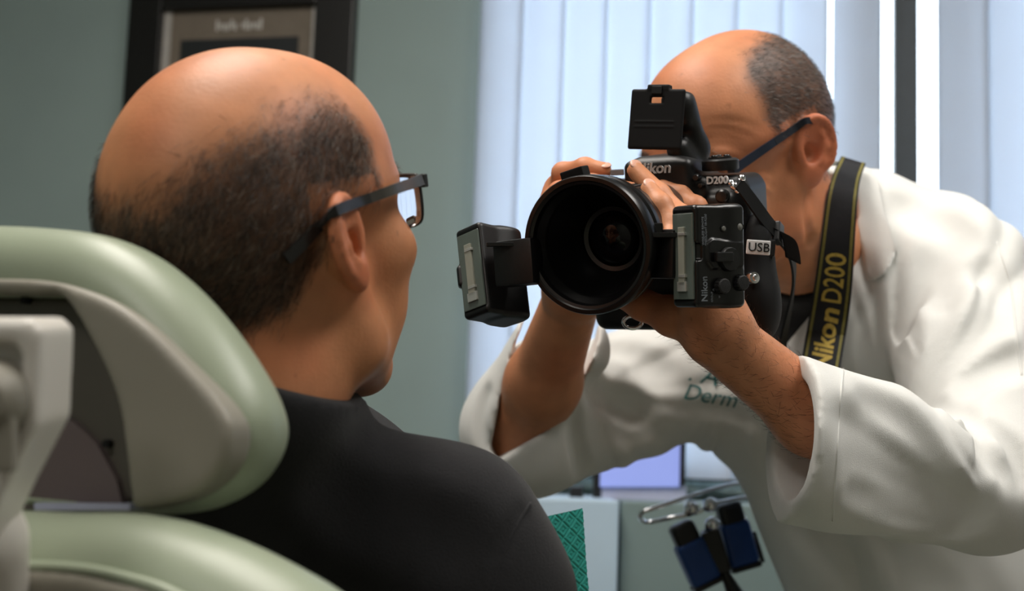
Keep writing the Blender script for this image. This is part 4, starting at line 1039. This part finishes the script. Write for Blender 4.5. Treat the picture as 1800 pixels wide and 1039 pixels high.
mesh('front_element', *lathe([(.0214, LZ - .0515), (.0205, LZ - .0490), (.016, LZ - .0455), (.009, LZ - .0430), (0, LZ - .0423)], M0, KR, 48), M['lens_glass'], lens_o, 'C', True)
for i in range(40):                                                     # ribs of the focus ring
    a = 2 * math.pi * i / 40; c_ = M0 + KR @ V(.0378 * math.cos(a), .0378 * math.sin(a), .046)
    Rr = KR @ np.array([[math.cos(a), -math.sin(a), 0], [math.sin(a), math.cos(a), 0], [0, 0, 1]])
    if i == 0: rib0 = boxm(V(0, 0, 0), (.0011, .0013, .0125), None, .0004, 1)
    mesh('grip_rib', rib0[0] @ Rr.T + c_, rib0[1], M['rubber'], lens_o, 'C', False)
for i in range(36):                                                     # index marks on the ring face
    a = math.radians(-75 + i * 5)
    if i % 3 == 0: mesh('index_mark', *boxm(M0 + KR @ V(.0512 * math.cos(a), .0512 * math.sin(a), LZ - .0065), (.0003, .0006, .0012), KR @ np.array([[math.cos(a), -math.sin(a), 0], [math.sin(a), math.cos(a), 0], [0, 0, 1]])), M['grey_ink'], lens_o, 'C', False)
a = math.radians(104)
Rr = KR @ np.array([[math.cos(a), -math.sin(a), 0], [math.sin(a), math.cos(a), 0], [0, 0, 1]])
mesh('ring_latch', *boxm(M0 + Rr @ V(.0535, 0, LZ - .016), (.004, .0095, .006), Rr, .001), M['black_matte'], lens_o, 'C', False)
# flash shade panel on the raised flash
pq_ = ktoL(C(1155, 210, 1.092)); PRt = KR @ np.array(Matrix.Rotation(math.radians(-4), 3, 'Z')) @ np.array(Matrix.Rotation(math.radians(-10), 3, 'X'))
pO = C(1154, 210, 1.092); PS = S()
PS.box((0, 0, 0), (.0232, .0243, .0018), rnd=.0016).box((.0, .0255, -.002), (.0095, .0025, .004), rnd=.001)
PS.box((-.0005, .0155, 0), (.0052, .0024, .01), rnd=.0003, k=.0003, op=-1)
for yy in (-.002, -.006): PS.box((-.001, yy, .0018), (.017, .0005, .0005), rnd=.0002, k=.0005)
sdf_obj('flash_shade', PS, V(-.027, -.028, -.008), V(.027, .031, .006), .0009, M['black_matte'], camera_t, xf=(pO, PRt))
mesh('shade_catch', *boxm(pO + PRt @ V(-.0005, .0232, .0022), (.0045, .0032, .0012), PRt, .0006), M['black'], camera_t, 'C', False)
fs_ = S(); fa_ = ktoL(C(1178, 180, 1.115)); fb_ = ktoL(C(1212, 262, 1.140)); 
fs_.box(fa_ + V(.004, -.006, -.006), (.012, .013, .010), rnd=.005)
fs_.cone(fa_ + V(.010, -.004, -.004), fb_ + V(.004, .0, 0), .0095, .0125, .008).cone(fb_, fb_ + V(-.002, -.018, .004), .015, .016, .008)
fs_.cone(ktoL(C(1193, 262, 1.12)), ktoL(C(1205, 290, 1.125)), .010, .012, .006)
sdf_obj('raised_flash', fs_, np.minimum(fa_, fb_) - V(.05, .05, .05), np.maximum(fa_, fb_) + V(.05, .04, .05), .0016, M['black'], camera_t, xf=(M0, KR))
# dials, buttons, badges
XR = np.stack([KR[:, 0], -KR[:, 2], KR[:, 1]], 1)                        # Z = camera up
dl = ktoL(C(1266, 286, 1.108))
dial = mesh('mode_dial', *lathe([(.0145, -.006), (.0150, -.005), (.0150, .002), (.0128, .0035), (.0095, .0035), (.0095, .0048), (0, .0050)], M0 + KR @ dl, XR, 36), M['black'], camera_t, 'C', True, auto=35)
for i in range(3):
    t = 2.1 * i; mesh('button', *lathe([(.0028, .004), (.0026, .0062), (0, .0065)], M0 + KR @ dl + XR @ V(.0058 * math.cos(t), .0058 * math.sin(t), 0), XR, 12), M['black_gloss'], dial, 'C', True)
mesh('shutter_button', *lathe([(.009, 0), (.0088, .004), (.0055, .006), (.0050, .0085), (0, .0090)], KL(-.057, .034, .006), XR, 24), M['black_gloss'], camera_t, 'C', True, auto=35)
mesh('command_dial', *lathe([(.0075, -.006), (.0075, .006), (0, .006)], KL(-.058, .018, .026), np.stack([KR[:, 1], KR[:, 2], KR[:, 0]], 1), 20), M['rubber'], camera_t, 'C', True, auto=35)
gl0 = ktoL(C(1085, 303, 1.125)); mesh('grip_badge', *boxm(M0 + KR @ gl0, (.006, .0025, .001), KR, .0008), M['grey_ink'], camera_t, 'C', False)
bq = ktoL(C(1155, 295, 1.125)); lettering('Nikon', .0125, KL(bq[0] + .001, bq[1], .0010), KR, M['white_ink'], camera_t, bold=.00022, shear=.12, extrude=.0006)
bq = ktoL(C(1257, 318, 1.093)); bz_ = -.0085
lettering('D200', .0082, KL(bq[0], bq[1], -.0072), KR, M['white_ink'], camera_t, bold=.0002, extrude=.0012)
for px_, py_, d_, r_ in ((1225, 312, 1.10, .0030), (1233, 326, 1.10, .0024), (1270, 345, 1.085, .0055)):
    q = C(px_, py_, d_); mesh('button', *lathe([(r_, -.003), (r_, .002), (r_ * .75, .0034), (0, .0036)], q, KR, 16), M['black_gloss'], camera_t, 'C', True, auto=40)
for px_, py_, d_, r_ in ((1304, 313, 1.075, .0032), (1291, 327, 1.076, .0038), (1285, 321, 1.078, .0028), (1297, 335, 1.074, .0030)):
    q = C(px_, py_, d_); o = S().ell(q, (r_, r_ * .9, r_ * .7), None, .001); mesh('strap_lug', *lathe([(0, r_), (r_ * .7, r_ * .7), (r_, 0), (r_ * .7, -r_ * .7), (0, -r_)], q, KR, 14), M['chrome'], camera_t, 'C', True)
sc0 = C(1323, 489, 1.075)
mesh('tripod_screw', *lathe([(.0055, -.004), (.0058, .000), (.0045, .003), (.0025, .0035), (.0022, .0055), (0, .0058)], sc0, frame_zy(V(.4, .1, .9), V(0, 1, 0)), 20), M['chrome'], camera_t, 'C', True, auto=40)
mesh('strap_loop', *tube([C(1112 + 16 * math.cos(t), 566 + 11 * math.sin(t), 1.105) for t in np.linspace(0, 2 * math.pi, 20)[:-1]], .0018, 8, True), M['chrome'], camera_t, 'C', True)
pr_ = S().ell(ktoL(C(1333, 545, 1.095)), (.016, .026, .018), None, .01).ell(ktoL(C(1335, 470, 1.10)), (.012, .045, .020), None, .02)
sdf_obj('rubber_grip', pr_, ktoL(C(1333, 545, 1.095)) - V(.03, .045, .04), ktoL(C(1335, 470, 1.10)) + V(.03, .06, .04), .002, M['black_matte'], camera_t, xf=(M0, KR))

# ---------------------------------------------------------------- two flash units on the lens ring
M['flash_win'] = mat('flash_window', srgb(92, 102, 96), .22, coat=.6); M['reflector'] = mat('flash_reflector', srgb(206, 206, 200), .2, metal=.6)
M['tube_glass'] = mat('flash_tube', srgb(150, 152, 140), .2)
FX, FY, FZ = .014, .0365, .0225
def flash(label, Z, up, edge, side=1, detail=True):
    R = frame_zy(Z, up); O = edge - FX * R[:, 0] - FZ * R[:, 2]; L = lambda x, y, z: O + R @ V(x, y, z)
    e = tag(empty('flash_unit', loc_c=L(0, -FY, 0)), label, 'flash', 'wireless flashes on the lens ring')
    s = S().box((0, 0, 0), (FX, FY, FZ), rnd=.0035)
    s.cyl((0, FY - .0005, -FZ + .010), (0, -FY + .0005, -FZ + .010), .0136 if detail else .0168, .003, .006)
    s.box((0, 0, FZ + .004), (FX - .0022, FY - .0055, .0055), rnd=.0004, k=.0006, op=-1)
    s.box((-FX, -.001, FZ - .004), (.004, .008, .0055), np.array(Matrix.Rotation(.78, 3, 'Y')), rnd=.002, k=.003)
    if detail:
        s.prism([(.0205, .010), (.012, .010), (-.008, .0125), (-.013, .009), (-.013, -.004), (-.008, -.0095), (.0205, -.0085)], V(FX, 0, 0), np.stack([V(0, 0, -1), V(0, 1, 0), V(1, 0, 0)], 1), -.002, .0022, rnd=.0015, k=.001)
        s.box((FX - .001, .003, FZ + .001), (.0055, .0060, .006), np.array(Matrix.Rotation(.78, 3, 'Y')), rnd=.001, k=.001, op=-1)
    body = sdf_obj('housing', s, V(-FX - .014, -FY - .004, -FZ - .014), V(FX + .012, FY + .004, FZ + .008), .0011, M['black_gloss'] if detail else M['black'], e, xf=(O, R))
    wn = mesh('flash_window', *boxm(L(0, 0, FZ - .0008), (FX - .0024, FY - .0058, .0012), R, .0006), M['flash_win'], e, 'C', False)
    mesh('flash_tube', *boxm(L(0, .0, FZ + .0008), (.0036, .021, .0012), R, .0006), M['tube_glass'], wn, 'C', False)
    mesh('reflector', *boxm(L(0, -.0215, FZ + .0008), (.0052, .0036, .0012), R, .0005), M['reflector'], wn, 'C', False)
    for yy in (.016, -.014): mesh('electrode', *boxm(L(.001, yy, FZ + .0012), (.0040, .0011, .0013), R, .0003), M['reflector'], wn, 'C', False)
    # arm that clips to the lens ring
    return e, R, O, L
fe, FRr, FOr, FL = flash('black wireless flash with control knobs on the right of the lens', V(-.866, -.02, .50), V(.0, 1, .0), C(1222, 450, .962))
SR_ = np.stack([-FRr[:, 2], FRr[:, 1], FRr[:, 0]], 1)                     # side face: X towards the back (right), Y up, Z out
VR_ = np.stack([FRr[:, 1], FRr[:, 2], FRr[:, 0]], 1)                      # vertical lettering, read upwards
def fside(px, py):                                                        # pixel -> side face coordinates
    r = V((px - 900) / FPX, (519.5 - py) / FPX, -1); n_ = FRr[:, 0]; p0 = FOr + n_ * FX; t = (p0 @ n_) / (r @ n_); q = (r * t - FOr) @ SR_; return q[0], q[1]
def fat(px, py, z=0): q = fside(px, py); return FOr + SR_ @ V(q[0], q[1], FX + z)
lettering('Nikon', .0072, fat(1238, 508, .0004), VR_, M['grey_ink'], fe, bold=.0001, extrude=.0003)
lettering('WIRELESS REMOTE', .0024, fat(1235, 406, .0004), VR_, M['grey_ink'], fe, extrude=.0003); lettering('SPEEDLIGHT SB-R200', .0024, fat(1240, 404, .0004), VR_, M['grey_ink'], fe, extrude=.0003)
lettering('ON/OFF', .0024, fat(1286, 400, .0004), VR_, M['grey_ink'], fe, extrude=.0003); lettering('GROUP', .0022, fat(1251, 522, .0004), VR_, M['grey_ink'], fe, extrude=.0003); lettering('CHANNEL', .0022, fat(1282, 518, .0004), VR_, M['grey_ink'], fe, extrude=.0003)
lettering('C', .0024, fat(1254, 510, .0004), SR_, M['grey_ink'], fe, extrude=.0003); lettering('B', .0024, fat(1264, 522, .0004), SR_, M['grey_ink'], fe, extrude=.0003); lettering('4', .0024, fat(1286, 492, .0004), SR_, M['grey_ink'], fe, extrude=.0003); lettering('3', .0024, fat(1293, 516, .0004), SR_, M['grey_ink'], fe, extrude=.0003)
M['btn_grey'] = mat('grey_button', srgb(112, 112, 106), .5)
for px_, py_, r_, m_ in ((1271, 402, .0018, 'btn_grey'), (1299, 399, .0026, 'btn_grey')):
    mesh('button_well', *lathe([(r_ * 1.5, -.001), (r_ * 1.5, .0006), (r_ * 1.15, .0008), (r_ * 1.1, -.0005)], fat(px_, py_), SR_, 20), M['black_gloss'], fe, 'C', True, auto=40)
    mesh('button', *lathe([(r_, -.001), (r_, .0009), (r_ * .8, .0014), (0, .0016)], fat(px_, py_), SR_, 20), M[m_], fe, 'C', True, auto=40)
for px_, py_ in ((1266, 503), (1299, 497)):
    pr2 = []; n = 24; kv = []
    o = mesh('selector_knob', *lathe([(.0056, -.001), (.0054, .0050), (.0046, .0058), (0, .0060)], fat(px_, py_), SR_, 24), M['rubber'], fe, 'C', True, auto=35)
    for i in range(14):
        t = 2 * math.pi * i / 14; mesh('ridge', *boxm(fat(px_, py_) + SR_ @ V(.0055 * math.cos(t), .0055 * math.sin(t), .0025), (.0004, .0004, .0024), SR_), M['rubber'], o, 'C', False)
dk = mesh('pivot_dial', *lathe([(.0088, .001), (.0086, .0045), (.0080, .0056), (0, .0060)], fat(1277, 456), SR_, 32), M['black'], fe, 'C', True, auto=35)
mesh('dial_lever', *boxm(fat(1264, 452, .0055), (.0075, .0035, .0018), SR_, .0008), M['black'], dk, 'C', False)
fl2, FR2, FO2, FL2 = flash('black wireless flash tilted on the left of the lens', V(-.70, .13, .70), V(-.36, .93, 0), C(850, 466, 1.04), detail=False)
# mounting shoes between ring and flashes
def shoe(parent, a, b, h, th):
    a = np.asarray(a); b = np.asarray(b); R = frame_zy(np.cross(b - a, V(0, 1, 0)), V(0, 1, 0)); x_ = nrm(b - a); y_ = nrm(V(0, 1, 0) - x_ * x_[1]); R = np.stack([x_, y_, np.cross(x_, y_)], 1)
    return mesh('mounting_shoe', *boxm((a + b) / 2, (np.linalg.norm(b - a) / 2, h, th), R, .003), M['black'], parent, 'C', True, auto=40)
shoe(fe, C(1146, 447, 1.008), C(1198, 447, .985), .018, .009)
mesh('shoe_latch', *boxm(C(1156, 402, .990), (.0035, .004, .0035), I3, .001), M['black_gloss'], fe, 'C', False)
mesh('shoe_plate', *boxm(C(1160, 414, .988), (.013, .0018, .009), I3, .0006), M['black_gloss'], fe, 'C', False)
shoe(fl2, C(880, 466, 1.045), C(948, 458, 1.025), .0175, .010)
mesh('shoe_plate', *boxm(C(890, 430, 1.033), (.015, .0016, .007), I3, .0006), M['black_gloss'], fl2, 'C', False)

# ---------------------------------------------------------------- neck strap
strap = tag(empty('camera_strap', loc_c=C(1460, 480, 1.36)), 'black camera strap with yellow lettering around the neck of the standing man', 'strap')
sp = np.array([(1500, 282, 44), (1488, 312, 48), (1480, 352, 53), (1473, 420, 58), (1466, 490, 64), (1458, 550, 67), (1448, 610, 68), (1438, 670, 68), (1430, 730, 66)], float)
sps = spline(sp, 5); cor = S(); cor.p = list(cs.p[:4]); nck = near_copy(ds, DO, .3)
rays = [raycast(cor, sps[:, 0] + sps[:, 2] * o_, sps[:, 1], 1.0) for o_ in (-.45, 0, .45)] + [raycast(nck, sps[:, 0] + sps[:, 2] * o_, sps[:, 1], 1.1) for o_ in (-.4, 0)]
dep = np.clip(np.min(rays, axis=0) - .007, 1.30, 1.47); dep = np.array([dep[max(i - 2, 0):i + 3].min() for i in range(len(dep))]); dep = np.array([dep[max(i - 3, 0):i + 4].mean() for i in range(len(dep))]) - .002
SPT = np.array([C(a, b, d) for (a, b, _), d in zip(sps, dep)])
tg = np.array([nrm(SPT[min(i + 1, len(SPT) - 1)] - SPT[max(i - 1, 0)]) for i in range(len(SPT))])
nn_ = np.array([nrm(V(-.25, .1, 1) - t * (t @ V(-.25, .1, 1))) for t in tg]); ww = np.array([nrm(np.cross(t, n)) for t, n in zip(tg, nn_)]); ww *= np.sign(ww[:, 0:1])
hwd = sps[:, 2] / 2 / FPX * dep
M['strap'] = mat('strap_web', srgb(22, 23, 28), .8, bump=.4, bsc=1500)
mesh('webbing', *band(SPT, ww * hwd[:, None], nn_, .0009), M['strap'], strap, 'C', True, auto=40)
for sg in (-1, 1): mesh('edge_stripe', *band(SPT + ww * (hwd * .80 * sg)[:, None] + nn_ * .0010, ww * .0013, nn_, .0003), M['olive'], strap, 'C', True, auto=40)
arc = np.concatenate([[0], np.cumsum(np.linalg.norm(np.diff(SPT, axis=0), axis=1))])
def strap_text(txt, size, y_from, y_to, m, **kw):
    v, f = text_flat(txt, 1.0, extrude=0, **kw); ia = np.interp([y_from, y_to], sps[:, 1], arc)
    x0, x1 = v[:, 0].min(), v[:, 0].max(); s_ = ia[0] + (v[:, 0] - x0) / (x1 - x0) * (ia[1] - ia[0])
    P = np.stack([np.interp(s_, arc, SPT[:, c]) for c in range(3)], 1); Wd = np.stack([np.interp(s_, arc, ww[:, c]) for c in range(3)], 1); Nn = np.stack([np.interp(s_, arc, nn_[:, c]) for c in range(3)], 1)
    yc = (v[:, 1].min() + v[:, 1].max()) / 2
    mesh('lettering', P - Wd * ((v[:, 1] - yc) * size)[:, None] + Nn * .0014, f, m, strap, 'C', False)
strap_text('Nikon', .0260, 652, 540, M['gold_ink'], bold=.03, shear=.1)
strap_text('D200', .0270, 530, 444, M['gold_ink'], bold=.012)
# narrow webbing from the camera lug
ns_ = spline(np.array([C(1298, 322, 1.072), C(1318, 348, 1.078), C(1345, 385, 1.09), C(1368, 412, 1.11), C(1388, 440, 1.14), C(1396, 480, 1.18), C(1390, 530, 1.23), C(1378, 590, 1.28), C(1370, 640, 1.31)]), 5)
tg = np.array([nrm(ns_[min(i + 1, len(ns_) - 1)] - ns_[max(i - 1, 0)]) for i in range(len(ns_))]); n0 = V(.3, .3, .9)
nn2 = np.array([nrm(n0 - t * (t @ n0)) for t in tg]); w2 = np.array([nrm(np.cross(t, n)) for t, n in zip(tg, nn2)]); hw2 = np.interp(np.arange(len(ns_)), [0, 10, 20, 40], [.0050, .0062, .0070, .0058])
mesh('narrow_webbing', *band(ns_, w2 * hw2[:, None], nn2, .0010), M['black_matte'], strap, 'C', True, auto=40)
mesh('buckle', *boxm(C(1368, 410, 1.105), (.0085, .006, .003), np.stack([w2[15], tg[15], nn2[15]], 1), .001), M['black'], strap, 'C', False)
mesh('strap_end', *band(spline([C(1362, 402, 1.10), C(1384, 416, 1.10), C(1392, 440, 1.105), C(1394, 458, 1.11)], 4), [V(.006, -.003, 0)] * 13, [V(.3, .2, .93)] * 13, .0009), M['black_matte'], strap, 'C', True, auto=40)
# tagged cable
ct = tag(empty('cable_tag', loc_c=C(1334, 436, 1.09)), 'white tag lettered USB on a thin black cable beside the flash', 'cable')
TRt = frame_zy(V(-.15, .0, 1), V(.08, 1, 0))
mesh('tag', *boxm(C(1333, 435, 1.062), (.0092, .0056, .0012), TRt, .0009), M['white_ink'], ct, 'C', False)
lettering('USB', .0098, C(1334, 435.5, 1.0602), TRt, M['black_matte'], ct, extrude=.0004)
mesh('plug', *boxm(C(1356, 436, 1.090), (.003, .0068, .003), TRt, .0015), M['black'], ct, 'C', False)
mesh('cable', *tube(spline([C(1356, 440, 1.090), C(1353, 470, 1.092), C(1352, 500, 1.094), C(1352, 525, 1.094), C(1342, 540, 1.092), C(1326, 538, 1.088)], 6), .0014, 8), M['black_matte'], ct, 'C', True)
# ================================================================== bib, instrument holder
bib = tag(empty('paper_bib', loc_c=C(985, 985, .90)), 'teal embossed paper bib on the chest of the seated man', 'bib')
M['bib'] = mat('teal_paper', srgb(48, 166, 154), .5, var=.05, nsc=60)
BA, BB, BCc, BD = C(925, 915, .895), C(1022, 893, .930), C(1045, 1130, .935), C(935, 1150, .90)
nu, nvv = 170, 300; uu, vv = np.meshgrid(np.linspace(0, 1, nu), np.linspace(0, 1, nvv), indexing='ij')
Pb = (1 - uu)[..., None] * ((1 - vv)[..., None] * BA + vv[..., None] * BD) + uu[..., None] * ((1 - vv)[..., None] * BB + vv[..., None] * BCc)
bn = nrm(np.cross(BB - BA, BD - BA)); bn = bn * np.sign(bn[2])
X_ = uu * .040; Y_ = vv * .088; a_ = (X_ + Y_ * .9) / .0098; b_ = (X_ - Y_ * .9) / .0098
fa_, fb2 = np.abs(a_ % 1 - .5), np.abs(b_ % 1 - .5)                      # diamond quilting
h_ = np.minimum(sstep(.5, .40, fa_), sstep(.5, .40, fb2)); ring_ = np.maximum(fa_, fb2); h_ = h_ * (.6 + .5 * (np.cos(ring_ * 2 * math.pi * 3.0) > 0))
Pb = Pb + bn * (h_ * .0006 + .003 * np.sin(vv * 5 + uu * 2) * .3)[..., None]
idx = np.arange(nu * nvv).reshape(nu, nvv); fq = np.stack([idx[:-1, :-1], idx[1:, :-1], idx[1:, 1:], idx[:-1, 1:]], -1).reshape(-1, 4)
mesh('sheet', Pb.reshape(-1, 3), fq, M['bib'], bib, 'C', True)
# bent chrome arm with two blue and black holders
DD = 1.62
hold = tag(empty('instrument_holder', loc_c=C(1250, 1000, DD)), 'two blue and black holders on a bent chrome arm below the white coat', 'instrument holder')
mesh('chrome_arm', *tube(spline([C(1420, 840, DD + .1), C(1340, 846, DD + .06), C(1280, 853, DD + .02), C(1215, 872, DD), C(1150, 893, DD - .01), C(1128, 902, DD - .01), C(1126, 912, DD), C(1140, 918, DD + .01), C(1180, 910, DD), C(1222, 902, DD), C(1262, 884, DD), C(1330, 872, DD + .03)], 6), .0028, 10), M['chrome'], hold, 'C', True)
for px_, py_ in ((1215, 894), (1248, 888), (1252, 922)): mesh('clamp_knob', *lathe([(.0, .010), (.006, .009), (.0085, .004), (.0085, -.004), (.006, -.009), (0, -.010)], C(px_, py_, DD - .01), frame_zy(V(.3, .5, .8), V(0, 1, 0)), 14), M['chrome'], hold, 'C', True)
M['blue'] = mat('blue_plastic', srgb(18, 62, 128), .45)
def holder(cx, cy, tilt, d):
    R = frame_zy(V(.15, .1, 1), V(-math.sin(tilt), math.cos(tilt), 0)); O = C(cx, cy, d)
    s = S().box((0, 0, 0), (.0185, .027, .014), rnd=.006); b = sdf_obj('blue_sleeve', s, V(-.02, -.03, -.016), V(.02, .03, .016), .0018, M['blue'], hold, xf=(O, R))
    s = S().box((0, .036, 0), (.0155, .014, .0125), rnd=.007); sdf_obj('black_cap', s, V(-.02, .018, -.016), V(.02, .054, .016), .0018, M['black'], hold, xf=(O, R))
    s = S().box((0, -.0285, 0), (.0190, .0035, .0145), rnd=.002); sdf_obj('black_foot', s, V(-.022, -.036, -.018), V(.022, -.022, .018), .0016, M['black'], hold, xf=(O, R))
holder(1225, 987, math.radians(24), DD); holder(1297, 955, math.radians(14), DD + .02)
mesh('black_joint', *boxm(C(1258, 968, DD), (.011, .026, .010), frame_zy(V(0, 0, 1), V(-.3, .95, 0)), .003), M['black'], hold, 'C', False)
mesh('black_stem', *tube([C(1243, 930, DD), C(1262, 985, DD), C(1275, 1010, DD), C(1300, 1060, DD)], [.005, .006, .006, .012], 10), M['black'], hold, 'C', True)
mesh('black_rod', *tube([C(1325, 935, DD + .03), C(1341, 988, DD + .03)], .003, 8), M['black'], hold, 'C', True)
mesh('chrome_rod', *tube([C(1305, 905, DD + .02), C(1322, 945, DD + .02), C(1326, 972, DD + .02)], .0025, 8), M['chrome'], hold, 'C', True)
